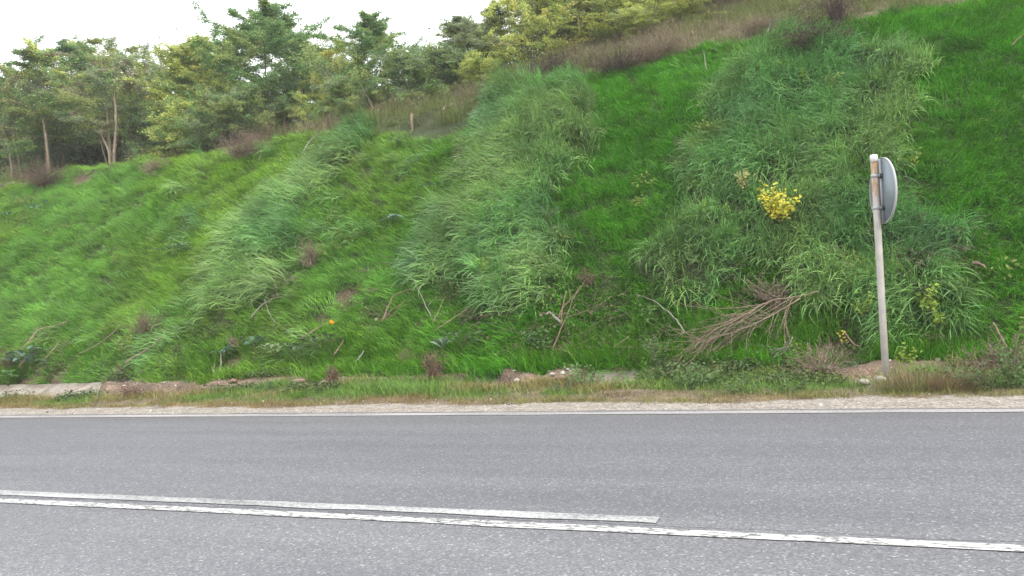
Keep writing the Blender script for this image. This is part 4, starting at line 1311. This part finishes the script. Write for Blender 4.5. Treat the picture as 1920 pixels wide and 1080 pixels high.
DRYS = [
    (1435, 556, .5, .22, M_DEAD, 'dry reddish shrub with small pale seed heads above the brushwood pile', 24, (.30, .24, .19)),
    (1460, 575, .4, .25, M_DEADR, 'smaller dry shrub with pale seed heads right behind the brushwood pile', 14, (.34, .28, .22)),
    (580, 495, .35, .5, M_DEAD, 'upright feathery brown dead shrub in the middle left of the bank', 40, (.17, .12, .08)),
    (270, 620, .75, .35, M_DEADR, 'grey-purple dead shrub lying left of the sprouting long grass', 60, None),
    (20, 690, .5, .4, M_DEADR, 'dark dry shrub at the far left behind the blue-green leafy plant', 45, None),
    (1040, 150, 1.0, .45, M_DEADD, 'dark brown heap of dead bramble at the crest beside the middle stand of long grass', 90, (.10, .065, .06)),
    (1000, 158, .8, .35, M_DEADD, 'low dark dead bramble left of the brown heap at the crest', 60, (.10, .065, .06)),
    (735, 195, 1.5, .35, M_DEADR, 'long arched heap of cut purple-brown twigs in front of the thicket', 110, None),
    (510, 235, 1.6, .45, M_DEADR, 'reddish-brown twig heap on the crest below the deep shade', 110, None),
    (455, 295, 1.1, .45, M_DEAD, 'grey-brown dead brush hanging over the left crest', 80, (.13, .10, .08)),
    (80, 345, 1.5, .35, M_DEADR, 'dark dead brush on the crest at the far left', 90, (.12, .09, .07)),
    (290, 325, .9, .3, M_DEAD, 'thin grey dead brush below the left crest', 50, None),
    (1530, 85, 1.3, .2, M_DEADD, 'dark red-brown dead weeds on the brown patch right of the bleached branch', 120, (.10, .06, .05)),
    (1500, 65, .7, .2, M_DEADD, 'dark dead weeds just under the bleached branch', 70, (.085, .045, .04)),
    (1570, 50, .4, .75, M_DEADD, 'tall dark dead dock stalk rising to the top edge', 40, (.07, .04, .035)),
    (1420, 60, 1.0, .25, M_DEAD, 'grey-brown dead brush on the crest left of the bleached branch', 70, None),
    (1230, 110, 1.3, .45, M_DEAD, 'bramble of brown stems below the yellow bushes', 90, None),
    (1160, 135, 1.2, .35, M_DEADD, 'sprawling brown dead brush on the middle crest', 90, (.14, .09, .07)),
    (625, 720, .13, .28, M_DEADR, 'small upright reddish dead plant on the concrete at the foot of the bank', 26, (.19, .11, .07)),
    (815, 705, .28, .35, M_DEADR, 'red-brown dead plant growing from the spilled earth in the middle', 34, (.19, .11, .08)),
    (245, 745, .35, .12, M_DEADR, 'flat red-brown dead plant lying in the concrete drain', 34, (.19, .09, .06)),
    (760, 680, .4, .16, M_DEADR, 'small mat of dead roots near the foot in the middle', 34, None),
    (675, 555, .15, .2, M_DEADR, 'small dark dead tuft left of the reddish forked branch', 18, (.10, .05, .04)),
    (1890, 690, .5, .4, M_DEAD, 'dark twiggy dead plant in the weeds by the right edge', 26, (.13, .10, .07)),
    (1540, 700, .7, .3, M_DEAD, 'grey dry stems around the red earth scar left of the sign', 50, None),
    (866, 300, .2, .25, M_DEADR, 'small red-brown dead tuft at the left side of the middle stand of long grass', 22, (.19, .11, .09)),
    (1850, 690, .5, .2, M_DEAD, 'low brownish dry stems left of the weeds at the right edge', 20, (.17, .12, .08)),
    (1100, 530, .25, .2, M_DEADR, 'small dark dry tuft at the top of the tall reddish twigs', 20, (.13, .07, .05)),
    (440, 645, .25, .15, M_DEAD, 'small grey dead tuft right of the small blue-green plant', 26, None),
    (1555, 25, 1.3, .22, M_DEADD, 'brown dead brush at the top edge behind the tall dock stalk', 80, (.12, .08, .06)),
]
for px, py, w_, h_, m_, lab, n_, sd_ in DRYS:
    dry_shrub('dead_shrub', px, py, w_, h_, m_, lab, n_, seeds=sd_)


# tan dry grass clumps, one thing each
def grass_clump(px, py, w, h, col, label, nb=260):
    p = place(px, py)
    G = Geo()
    for _ in range(nb):
        a = random.uniform(0, 6.28); r = random.random() ** .5
        v = random.uniform(.65, 1.3)
        ribbon(G, np.array([math.cos(a) * w * .45 * r, math.sin(a) * w * .25 * r, -.02]), a + random.gauss(0, .8), random.uniform(.05, .6), random.uniform(.3, 1.3), h * random.uniform(.5, 1.1), .004, 4, np.array(col) * v, random.uniform(-1, 1))
    o = G.make('dry_grass_clump', M_HERB, loc=p)
    return tag(o, label, 'dry grass', 'clumps of dry grass')


grass_clump(1740, 725, 1.0, .27, (.27, .20, .11), 'big straw-coloured clump of dry grass right of the sign pole', 700)
grass_clump(1700, 735, .5, .18, (.20, .19, .08), 'lower green-brown clump at the foot of the straw-coloured one', 300)
grass_clump(1800, 730, .6, .2, (.22, .15, .09), 'reddish-brown dry clump between the straw-coloured one and the right edge', 320)
grass_clump(690, 728, .35, .16, (.33, .26, .16), 'bleached dry grass stalks on the spilled earth in the middle', 140)
grass_clump(570, 728, .6, .12, (.27, .21, .12), 'thin straw grass on the earth bank left of the middle', 200)
grass_clump(1155, 742, .35, .10, (.22, .15, .09), 'small dry tuft by the gravel below the broken concrete', 120)


# ------------------------------------------------------------------ leafy plants
def big_leaf(L, W, col, curl=.5):
    g = Geo()
    s = np.linspace(0, 1, 6)
    wv = W * .5 * np.sin(np.clip(s * .93 + .07, 0, 1) * math.pi) ** .75
    z = -curl * L * s ** 2
    x = L * s * (1 - .15 * curl * s)
    V = []
    for i in range(6):
        V += [(x[i], -wv[i], z[i] + wv[i] * .35), (x[i], 0, z[i]), (x[i], wv[i], z[i] + wv[i] * .35)]
    Q = []
    for i in range(5):
        Q += [(3 * i, 3 * i + 1, 3 * i + 4, 3 * i + 3), (3 * i + 1, 3 * i + 2, 3 * i + 5, 3 * i + 4)]
    g.add(V, Q, None, col)
    return g.make('leaf', M_HERB, link=False)


LEAFMESH = {}


def rosette(name, px, py, n, L, W, col, label, cat='plant', H=.1, spread=0.0, el=(.1, .9), lift=0.34):
    L *= 1.2; W *= 1.2; spread *= 1.2; col = tuple(c * 1.35 for c in col)
    p = place(px, py)
    d = ray(px, py); d /= np.linalg.norm(d)
    p = p - d * lift
    root = empty(name, p)
    key = (tuple(col), L, W)
    if key not in LEAFMESH: LEAFMESH[key] = [big_leaf(L, W, np.array(col) * v, c).data for v, c in ((.85, .35), (1.0, .55), (1.2, .25))]
    g = Geo()
    for k in range(max(2, n // 4)):
        a = k * 2.4
        g.tube(np.array([[0, 0, -.15], [math.cos(a) * spread * .3, math.sin(a) * spread * .2, H * .5], [math.cos(a) * spread * .6, math.sin(a) * spread * .4, H]]), [.006, .005, .003], 4)
    g.make('stem', M_STEM, root, use_col=False)
    for i in range(n):
        a = i * 2.4 + random.uniform(-.3, .3)
        lf = bpy.data.objects.new('leaf', random.choice(LEAFMESH[key]))
        COL.objects.link(lf); lf.parent = root
        rr = spread * math.sqrt((i + .5) / n)
        lf.location = (math.cos(a) * rr * 1.0, math.sin(a) * rr * .6 - .0, H * random.uniform(.2, 1))
        lf.rotation_euler = (random.uniform(-.3, .3), -random.uniform(*el), a)
        s_ = random.uniform(.7, 1.15); lf.scale = (s_, s_, s_)
    return tag(root, label, cat)


BLUEG = (.085, .15, .10); DOCK = (.075, .125, .05); PALEG = (.17, .22, .12); MULL = (.14, .20, .13)
rosette('broadleaf_plant', 45, 690, 26, .16, .09, BLUEG, 'large blue-green leafy plant at the foot of the bank in the left corner', H=.34, spread=.24)
rosette('broadleaf_plant', 15, 712, 12, .10, .07, (.10, .2, .06), 'small bright leafy plant left of the large blue-green one', H=.15, spread=.10)
rosette('broadleaf_plant', 420, 665, 12, .11, .055, BLUEG, 'small blue-green plant above the grey roots', H=.1, spread=.13)
rosette('broadleaf_plant', 476, 650, 9, .12, .08, BLUEG, 'blue-green broad-leaved plant at the left end of the dock plants', H=.12, spread=.10)
rosette('broadleaf_plant', 520, 665, 22, .10, .06, PALEG, 'pale green leafy dock plant right of the broad blue-green one', H=.16, spread=.20)
rosette('broadleaf_plant', 560, 662, 20, .12, .05, DOCK, 'dark green dock plant in the middle of the dock row', H=.14, spread=.20)
rosette('broadleaf_plant', 600, 648, 26, .11, .07, DOCK, 'bushy dock plant at the right end of the dock row, below the orange scrap', H=.16, spread=.24)
rosette('mullein_plant', 830, 655, 8, .17, .06, MULL, 'mullein with upright felty leaves near the foot of the bank in the middle', H=.06, spread=.03, el=(.5, 1.2))
rosette('broadleaf_plant', 865, 645, 22, .09, .045, (.09, .13, .07), 'dark leafy plant just right of the lower mullein', H=.16, spread=.20)
rosette('mullein_plant', 736, 410, 7, .20, .085, BLUEG, 'blue-green mullein rosette high in the middle of the bank', H=.03, spread=.03, el=(.0, .7))
rosette('broadleaf_plant', 330, 468, 20, .10, .035, BLUEG, 'grey-green thistle in the left part of the bank, right one of the row', H=.12, spread=.18)
rosette('broadleaf_plant', 300, 472, 14, .08, .035, BLUEG, 'small grey-green thistle left of the bigger one', H=.08, spread=.16)
rosette('broadleaf_plant', 205, 475, 18, .07, .03, (.15, .20, .10), 'grey sprawling plant left of the thistles', H=.14, spread=.18)
rosette('broadleaf_plant', 165, 465, 14, .07, .03, BLUEG, 'grey sprawling plant at the left end of the thistle row', H=.12, spread=.14)
rosette('broadleaf_plant', 745, 268, 14, .09, .05, BLUEG, 'blue-green leafy plant below the wooden post', H=.14, spread=.10)
rosette('broadleaf_plant', 815, 352, 18, .09, .035, BLUEG, 'grey-green thistle left of the middle stand of long grass', H=.10, spread=.18)
rosette('broadleaf_plant', 1028, 408, 20, .09, .04, (.12, .17, .11), 'grey-green thistle inside the middle stand of long grass', H=.14, spread=.14)
rosette('broadleaf_plant', 70, 392, 20, .12, .05, BLUEG, 'sprawling blue-green plant high at the far left', H=.10, spread=.34)
rosette('broadleaf_plant', 15, 405, 10, .12, .05, BLUEG, 'blue-green plant cut by the left edge high on the bank', H=.10, spread=.14)


def sprig(name, px, py, w, h, n, leaf, col, label, col2=None, lift=.2, cat='plant', stems=7, droop=0.0, m=None):
    p = place(px, py)
    d = ray(px, py); d /= np.linalg.norm(d)
    p = p - d * (lift if py < 690 else .04)
    root = empty(name, p)
    g = Geo(); lv = Geo()
    for s in range(stems):
        a = random.uniform(0, 6.28); rr = random.random() ** .5
        tip = np.array([math.cos(a) * w * .5 * rr, math.sin(a) * w * .3 * rr, h * random.uniform(.55, 1)])
        q = np.linspace(0, 1, 6)[:, None]
        Q = np.array([0, 0, -.12]) * (1 - q) + tip * q + np.cumsum(RNG.normal(0, .012, (6, 3)), 0) * q
        g.tube(Q, np.linspace(.004, .0015, 6), 4)
        k = n // stems
        u = RNG.uniform(.25, 1, k)
        P = np.stack([np.interp(u, np.linspace(0, 1, 6), Q[:, i]) for i in range(3)], 1) + RNG.normal(0, leaf * .55, (k, 3))
        c = np.tile(np.array(col, float), (k, 1))
        if col2 is not None:
            c[RNG.uniform(0, 1, k) < .45] = col2
        c *= RNG.uniform(.75, 1.25, k)[:, None]
        lv.leaves(P, leaf * RNG.uniform(.7, 1.3, k), leaf * .7, rand_dir(k, .1, .5), np.stack([RNG.normal(0, .5, k), RNG.normal(-.7, .4, k), RNG.normal(.8, .3, k)], 1), c, .1)
    g.make('stem', M_STEM, root, use_col=False)
    lv.make('foliage', m or M_HERB, root)
    return tag(root, label, cat)


YEL = (.80, .68, .07); YEL2 = (.52, .56, .08); LIME = (.30, .40, .04)
sprig('yellow_shrub', 1462, 404, .60, .38, 520, .048, YEL, 'bright yellow-leaved shrub in the right stand of long grass', YEL2, .5, 'shrub', 20)
sprig('yellow_shrub', 1395, 342, .42, .18, 190, .04, (.46, .44, .15), 'pale yellowish sprig left above the bright yellow shrub', (.30, .33, .15), .55, 'shrub', 10)
sprig('yellow_sprig', 1428, 362, .10, .12, 36, .04, YEL, 'small bright yellow sprig at the left tip of the yellow shrub', YEL, .32, 'shrub', 4)
sprig('yellow_sprig', 1582, 634, .14, .08, 26, .035, (.55, .42, .06), 'small yellow leafy twig over the red earth scar', None, .22, 'shrub', 4)
LS = [
    (905, 500, .14, .16, 40, .05, LIME, 'yellow-green plant in the upper part of the middle stand of long grass'),
    (932, 552, .14, .12, 40, .045, (.2, .32, .04), 'yellow-green plant in the lower part of the middle stand of long grass'),
    (1740, 575, .26, .22, 90, .05, (.26, .36, .04), 'yellow-green leafy plant right of the sign pole, upper one'),
    (1755, 595, .20, .12, 60, .05, (.24, .34, .04), 'small yellow-green plant just below the upper one right of the pole'),
    (1690, 672, .40, .14, 120, .04, (.20, .30, .03), 'low yellow-green plant right beside the lower sign pole'),
    (1620, 572, .22, .1, 60, .045, (.22, .32, .04), 'yellow-green plant left of the sign pole'),
    (1712, 300, .12, .10, 30, .045, (.26, .36, .04), 'small yellow-green plant right of the round sign'),
    (1700, 285, .06, .06, 16, .04, (.26, .36, .04), 'tiny yellow-green sprout beside the top of the round sign'),
    (1322, 385, .12, .06, 24, .045, (.24, .38, .03), 'small lime-green plant at the left edge of the right stand of long grass'),
    (1368, 388, .12, .05, 20, .045, (.20, .33, .05), 'lime-green plant between the left edge and the yellow shrub'),
    (1440, 125, .25, .08, 70, .05, (.19, .31, .04), 'left light-green plant near the top of the right stand of long grass'),
    (1470, 120, .30, .08, 90, .05, (.19, .31, .04), 'middle light-green plant near the top of the right stand of long grass'),
    (1505, 140, .20, .08, 60, .05, (.20, .33, .04), 'right light-green plant near the top of the right stand of long grass'),
    (1560, 160, .40, .2, 150, .045, (.19, .26, .05), 'olive sprawling plant in the upper right stand of long grass'),
    (225, 660, .36, .28, 130, .04, (.20, .25, .08), 'pale green round-leaved sprig right of the long thin stick'),
    (243, 640, .10, .22, 40, .035, (.36, .42, .06), 'yellow-flowered upright sprig beside the pale green one'),
    (1095, 725, .50, .22, 260, .045, (.10, .19, .05), 'leafy nettle clump at the foot left of the broken concrete'),
    (1060, 733, .40, .12, 140, .03, (.11, .14, .07), 'grey-green low clump left below the nettle clump'),
    (1170, 728, .16, .12, 50, .045, (.13, .22, .05), 'small nettle in front of the broken concrete'),
    (1240, 690, .42, .42, 320, .03, (.12, .18, .08), 'feathery grey-green plant at the foot right of the broken concrete'),
    (1310, 725, .6, .24, 340, .04, (.11, .19, .06), 'leafy green clump right of the feathery grey-green plant'),
    (1210, 590, .22, .14, 60, .055, (.11, .21, .05), 'ivy-like green plant left of the arching grey branch'),
    (1010, 640, .5, .18, 150, .05, (.09, .17, .05), 'green broad-leaved weeds under the tall reddish twigs'),
    (1390, 736, .5, .14, 220, .035, (.11, .17, .05), 'low dark green clump below the brushwood pile'),
    (1480, 732, .4, .12, 160, .03, (.08, .13, .05), 'low dark clump left of the sign pole'),
    (1900, 725, .5, .38, 420, .035, (.10, .17, .05), 'tall leafy weeds at the right edge of the picture'),
    (1850, 728, .5, .26, 320, .03, (.09, .15, .05), 'dark leafy weeds left of those at the right edge'),
    (605, 722, .12, .05, 24, .03, (.12, .26, .04), 'tiny green sprout on the concrete at the foot of the bank'),
    (262, 390, .4, .1, 90, .04, (.20, .28, .07), 'light green sprawling plant high in the left part of the bank'),
    (215, 492, .25, .2, 60, .03, (.24, .27, .06), 'yellowish grassy sprig among the grey sprawling plants'),
    (95, 490, .2, .06, 36, .04, (.24, .36, .05), 'small yellow-green plant far left in the middle of the bank'),
    (470, 490, .3, .1, 80, .045, (.20, .28, .06), 'light green plant in the left stand of long grass'),
    (600, 215, .3, .45, 90, .045, (.20, .27, .05), 'light green shoot in front of the reddish-brown twig heap'),
    (935, 135, .5, .35, 110, .05, (.45, .38, .06), 'yellow-leaved low branch right of the stout slanting branch'),
]
for px, py, w_, h_, n_, lf_, c_, lab in LS:
    sprig('leafy_plant', px, py, w_, h_, n_, lf_, c_, lab, lift=.3, cat='plant', stems=max(3, min(12, n_ // 18)))

# thin pale stems in front of the thicket, each a sapling of its own
def unproj(px, py, Y):
    d = ray(px, py)
    return CAM + d * (Y / d[1])


for pl, Y_, r_, lab in (
    ([(91, 300), (86, 255), (79, 215), (75, 178)], 15.9, .045, 'tall pale bare stem curving up near the left edge'),
    ([(213, 286), (218, 232), (215, 185), (214, 150)], 15.8, .042, 'right one of the three pale stems standing side by side'),
    ([(207, 284), (203, 235), (199, 195), (196, 160)], 16.0, .036, 'middle one of the three pale stems standing side by side'),
    ([(205, 286), (192, 256), (181, 232), (176, 222)], 15.7, .03, 'short slanting pale stem left of the three standing side by side'),
    ([(22, 308), (16, 275), (5, 240), (-4, 222)], 15.9, .045, 'pale stem leaning left at the very edge of the picture'),
    ([(37, 302), (31, 268), (24, 235), (18, 212)], 16.1, .036, 'pale leaning stem just right of the one at the very edge'),
    ([(372, 250), (375, 215), (378, 180)], 16.0, .028, 'thin brown stem among the low olive bushes'),
    ([(640, 205), (634, 165), (628, 130)], 16.0, .022, 'thin pale stem right of the narrow yellow sapling'),
    ([(618, 205), (622, 160), (612, 125)], 15.9, .025, 'thin pale stem under the narrow yellow sapling'),
    ([(700, 205), (688, 180), (672, 150)], 16.0, .025, 'thin pale stem slanting left at the foot of the feathery tree'),
):
    Q = np.array([unproj(a_, b_, Y_ + .06 * k) for k, (a_, b_) in enumerate(pl)])
    g0 = Q[0].copy(); g0[2] = min(float(terr(g0[0], g0[1])) - .15, g0[2])
    Q = smooth_path(np.vstack([g0[None], Q]), 4)
    o0 = Q[0].copy()
    root = empty('thin_sapling', o0)
    G = Geo(); G.tube(Q - o0, np.linspace(r_, r_ * .55, len(Q)), 7); G.make('trunk', M_BARKL, root, use_col=False)
    lv = Geo(); tw = Geo(); top = Q[-1] - o0
    for k in range(9):
        d = np.array([random.gauss(0, .7), random.gauss(0, .5), random.uniform(.3, 1)]); L = random.uniform(.3, .8)
        q = np.linspace(0, 1, 4)[:, None]; st = top * random.uniform(.75, 1)
        B = st + d * L * q; tw.tube(B, [.008, .006, .004, .002], 4)
        m = 90; P = B[0] + (B[-1] - B[0]) * RNG.uniform(.2, 1.1, m)[:, None] + RNG.normal(0, .07, (m, 3))
        lv.leaves(P, .06 * RNG.uniform(.7, 1.3, m), .032, rand_dir(m, -.2), rand_dir(m, .9), np.array(random.choice((GREEN, OLIVE, GREY))) * RNG.uniform(.7, 1.3, m)[:, None])
    tw.make('limb', M_BARKL, root, use_col=False); lv.make('crown', M_LEAF, root)
    tag(root, lab, 'tree', 'thin pale stems along the front of the thicket')

# bare leader that rises above the olive tree
G = Geo()
p = at_px(316, 17.4); h_ = height_for(p, -30)
z = np.linspace(0, h_, 10)
Q = np.stack([.06 * np.sin(z * 1.3), .03 * np.cos(z), z], 1)
G.tube(Q, np.linspace(.03, .004, 10), 6)
for k in range(16):
    zz = h_ * random.uniform(.62, .97); a = random.uniform(0, 6.28); L = random.uniform(.2, .7)
    q = np.linspace(0, 1, 4)[:, None]
    G.tube(np.array([.06 * math.sin(zz * 1.3), .03 * math.cos(zz), zz]) + q * L * np.array([math.cos(a), math.sin(a) * .6, .45]), [.006, .004, .003, .0015], 3)
tag(G.make('bare_sapling', M_BARKL, loc=p, use_col=False), 'thin nearly leafless sapling rising above the crowns to the top edge at the left', 'tree')


# stones and tree-stump lumps
def rock(name, px, py, s, m_col, label, cat='stone', flat=.65, lift=0.02):
    p = place(px, py)
    n1, n2 = 7, 10
    V = []; 
    sd = random.uniform(0, 50)
    for i in range(n1 + 1):
        th = math.pi * i / n1
        for j in range(n2):
            ph = 2 * math.pi * j / n2
            d = np.array([math.sin(th) * math.cos(ph), math.sin(th) * math.sin(ph), math.cos(th)])
            r = 1 + .35 * (float(fbm(np.array(d[0] * 1.4 + sd + d[2]), np.array(d[1] * 1.4 + d[2] * 2), 201, 3)) - .5) * 2
            V.append(d * r * s * np.array([1.15, .9, flat]))
    Q = [(i * n2 + j, (i + 1) * n2 + j, (i + 1) * n2 + (j + 1) % n2, i * n2 + (j + 1) % n2) for i in range(n1) for j in range(n2)]
    m, t, b = new_mat(name)
    nn = noise_n(t, 18, 5, .65, objco(t))
    r_ = ramp(t, nn.outputs['Fac'], [(.3, tuple(c * .6 for c in m_col)), (.65, m_col)])
    t.links.new(r_.outputs[0], b.inputs['Base Color']); b.inputs['Roughness'].default_value = .9
    bump(t, b, nn.outputs['Fac'], .5, .01)
    o = build(name, V, Q, None, m, loc=(p[0], p[1], p[2] + s * .2 + lift))
    o.rotation_euler = (0, 0, random.uniform(0, 6.28))
    return tag(o, label, cat, 'stones at the foot of the bank' if cat == 'stone' else None)


rock('stone', 970, 718, .045, (.55, .48, .38), 'rounded cream stone on the earth just above the middle verge')
rock('stone', 1108, 712, .05, (.42, .40, .37), 'grey stone inside the nettle clump')
rock('stone', 1650, 718, .06, (.45, .42, .36), 'pale stone beside the foot of the sign pole')
rock('stone', 1622, 722, .05, (.45, .42, .34), 'yellowish stone left of the foot of the sign pole')
rock('stone', 1512, 715, .06, (.40, .31, .22), 'brown stone left of the foot of the sign pole')
rock('stone', 145, 722, .035, (.5, .45, .4), 'small pale stone on the spilled earth at the left')
rock('stone', 438, 718, .05, (.33, .22, .15), 'brown earthy stone on the earth bank left of the middle')
rock('stone', 1035, 706, .035, (.5, .45, .4), 'small pale stone on the earth heap left of the nettles')
rock('stone', 1055, 704, .03, (.55, .5, .45), 'smallest pale stone on the earth heap by the nettles')
rock('cut_stump', 178, 314, .11, (.36, .26, .17), 'pale cut tree stump on the left crest', 'stump', .8)
rock('earth_lump', 225, 305, .16, (.20, .13, .09), 'reddish clod of earth with roots on the left crest', 'earth clod', .7)
rock('root_end', 706, 603, .035, (.6, .52, .46), 'small whitish cut root end at the foot of the reddish forked branch', 'root', .8)
rock('earth_heap', 1050, 714, .08, (.24, .16, .11), 'small heap of stony earth beside the nettle clump', 'earth clod', .45)
rock('earth_heap', 560, 720, .09, (.30, .23, .16), 'rounded heap of tan earth left of the tiny green sprout', 'earth clod', .45)

# orange scrap of litter
p = hit(622, 604)
G = Geo()
V = []; 
for i in range(5):
    for j in range(4):
        V.append(((i / 4 - .5) * .085, RNG.normal(0, .010), (j / 3 - .5) * .07 + RNG.normal(0, .006)))
G.add(V, [(i * 4 + j, (i + 1) * 4 + j, (i + 1) * 4 + j + 1, i * 4 + j + 1) for i in range(4) for j in range(3)], None, (.75, .36, .02))
d = ray(622, 604); d /= np.linalg.norm(d)
lit = G.make('litter', M_HERB, loc=p - d * .46)
lit.rotation_euler = (-.5, .3, .2)
md = lit.modifiers.new('thickness', 'SOLIDIFY'); md.thickness = .003
tag(lit, 'crumpled orange scrap of litter lying on the bank above the dock plants', 'litter')


# ------------------------------------------------------------------ round road sign seen from behind
M_GALV, t, b = new_mat('weathered_galvanised_steel')
co = objco(t)
n = noise_n(t, 9, 5, .6, co)
c = ramp(t, n.outputs['Fac'], [(.3, (.36, .345, .33)), (.7, (.54, .50, .45))]).outputs[0]
mp = node(t, 'ShaderNodeMapping'); mp.inputs['Scale'].default_value = (9, 9, 3.2); t.links.new(co, mp.inputs['Vector'])
rn = noise_n(t, 1.7, 5, .7, mp.outputs[0])
sx = t.nodes.new('ShaderNodeSeparateXYZ'); t.links.new(co, sx.inputs[0])
mr = node(t, 'ShaderNodeMapRange'); mr.inputs['From Min'].default_value = 1.55; mr.inputs['From Max'].default_value = 1.95
mr.inputs['To Min'].default_value = -.16; mr.inputs['To Max'].default_value = .12
t.links.new(sx.outputs['Z'], mr.inputs['Value'])
ad = node(t, 'ShaderNodeMath', operation='ADD'); t.links.new(rn.outputs['Fac'], ad.inputs[0]); t.links.new(mr.outputs[0], ad.inputs[1])
rk = ramp(t, ad.outputs[0], [(.50, (0, 0, 0)), (.62, (1, 1, 1))])
rc = ramp(t, rn.outputs['Fac'], [(.4, (.42, .33, .22)), (.62, (.30, .14, .05))])
c = mixc(t, rk.outputs[0], c, rc.outputs[0])
t.links.new(c, b.inputs['Base Color']); b.inputs['Roughness'].default_value = .55; b.inputs['Metallic'].default_value = .15

M_BACK, t, b = new_mat('grey_sign_back')
n = noise_n(t, 6, 4, .6, objco(t))
c = ramp(t, n.outputs['Fac'], [(.3, (.20, .24, .27)), (.7, (.26, .30, .33))]).outputs[0]
t.links.new(c, b.inputs['Base Color']); b.inputs['Roughness'].default_value = .45; b.inputs['Metallic'].default_value = .2
M_RIM, t, b = new_mat('bright_sign_rim'); b.inputs['Base Color'].default_value = (.45, .46, .46, 1); b.inputs['Roughness'].default_value = .5
M_CAP, t, b = new_mat('white_plastic_cap'); b.inputs['Base Color'].default_value = (.8, .8, .78, 1); b.inputs['Roughness'].default_value = .4
M_CLAMP, t, b = new_mat('clamp_steel'); b.inputs['Base Color'].default_value = (.42, .44, .46, 1); b.inputs['Roughness'].default_value = .5; b.inputs['Metallic'].default_value = .3
M_DARK, t, b = new_mat('dark_bolt'); b.inputs['Base Color'].default_value = (.04, .04, .045, 1); b.inputs['Roughness'].default_value = .6

SX, SY = .568, 8.68
sign = empty('round_road_sign', (SX, SY, 0))
sign.rotation_euler = (0, .012, 0)
tag(sign, 'round road sign seen from behind on a rusty grey pole with white cap', 'road sign')
G = Geo()
G.tube(np.array([[0, 0, -.3], [0, 0, .8], [0, 0, 1.6], [0, 0, 2.22]]), [.034] * 4, 20, cap=True)
G.make('pole', M_GALV, sign, use_col=False)
G = Geo()
G.tube(np.array([[0, 0, 2.215], [0, 0, 2.275], [0, 0, 2.286], [0, 0, 2.29]]), [.038, .037, .032, .015], 20)
G.make('pole_cap', M_CAP, sign, use_col=False)
nv = np.array([.957, .29, 0]); nv /= np.linalg.norm(nv)
tv = np.array([nv[1], -nv[0], 0]); zv = np.array([0, 0, 1.0])
cz, RR = 1.925, .325


def disc(name, d0, d1, r0, r1, m, seg=56, closed=True, parent=sign):
    a = np.arange(seg) * 2 * math.pi / seg
    def ring(d, r): return nv * d + (tv[None] * np.cos(a)[:, None] + zv[None] * np.sin(a)[:, None]) * r + zv * cz
    V = np.vstack([ring(d0, r0), ring(d1, r1)] + ([(nv * d0 + zv * cz)[None], (nv * d1 + zv * cz)[None]] if closed else []))
    j = np.arange(seg); k = (j + 1) % seg
    Q = np.stack([j, k, seg + k, seg + j], 1)
    T = np.vstack([np.stack([np.full(seg, 2 * seg), k, j], 1), np.stack([np.full(seg, 2 * seg + 1), seg + j, seg + k], 1)]) if closed else None
    return build(name, V, Q, T, m, parent, smooth=False)


disc('disc', .064, .068, RR - .002, RR - .002, M_BACK)
# folded rim: a ring with a real wall
a = np.arange(56) * 2 * math.pi / 56
rings = [(.060, RR - .004), (.060, RR + .003), (.080, RR + .003), (.080, RR - .004)]
V = np.vstack([nv * d + (tv[None] * np.cos(a)[:, None] + zv[None] * np.sin(a)[:, None]) * r + zv * cz for d, r in rings])
Q = []
for q in range(4):
    for j in range(56):
        k = (j + 1) % 56
        Q.append((q * 56 + j, q * 56 + k, ((q + 1) % 4) * 56 + k, ((q + 1) % 4) * 56 + j))
build('rim', V, Q, None, M_RIM, sign, smooth=False)


def obox(G, c, ax, half):
    c = np.array(c); V = []
    for sx_ in (-1, 1):
        for sy_ in (-1, 1):
            for sz_ in (-1, 1):
                V.append(c + ax[0] * half[0] * sx_ + ax[1] * half[1] * sy_ + ax[2] * half[2] * sz_)
    G.add(V, [(0, 1, 3, 2), (4, 6, 7, 5), (0, 4, 5, 1), (2, 3, 7, 6), (0, 2, 6, 4), (1, 5, 7, 3)])


G = Geo()
for o_ in (-.019, .019): obox(G, nv * .050 + tv * o_ + zv * cz, (nv, tv, zv), (.0125, .002, RR - .012))
obox(G, nv * .061 + zv * cz, (nv, tv, zv), (.0020, .017, RR - .012))
G.make('mounting_rail', M_CLAMP, sign, use_col=False, smooth=False)
for zc in (2.075, 1.755):
    G = Geo()
    G.tube(np.array([[0, 0, zc - .016], [0, 0, zc + .016]]), [.0375, .0375], 20)
    obox(G, nv * .042 + zv * zc, (nv, tv, zv), (.012, .024, .015))
    cl = G.make('clamp', M_CLAMP, sign, use_col=False, smooth=False)
    for s_ in (-1, 1):
        G = Geo()
        obox(G, nv * .052 + tv * .032 * s_ + zv * (zc - .004), (nv, tv, zv), (.014, .011, .022))
        G.make('bolt', M_DARK, cl, use_col=False, smooth=False)


# ------------------------------------------------------------------ haze volume added to imitate veiling lens glare
hz = bpy.data.materials.new('glare_haze'); hz.use_nodes = True
t = hz.node_tree
t.nodes.remove(t.nodes['Principled BSDF'])
pv = t.nodes.new('ShaderNodeVolumePrincipled')
pv.inputs['Color'].default_value = (.93, .95, .97, 1)
pv.inputs['Density'].default_value = HAZE
t.links.new(pv.outputs[0], t.nodes['Material Output'].inputs['Volume'])
G = Geo(); G.box(-405, 405, -405, 405, -1.3, 17.0)
o = G.make('haze', hz, use_col=False, smooth=False)
tag(o, kind='stuff', label='thin haze added as veiling glare over the road and bank')
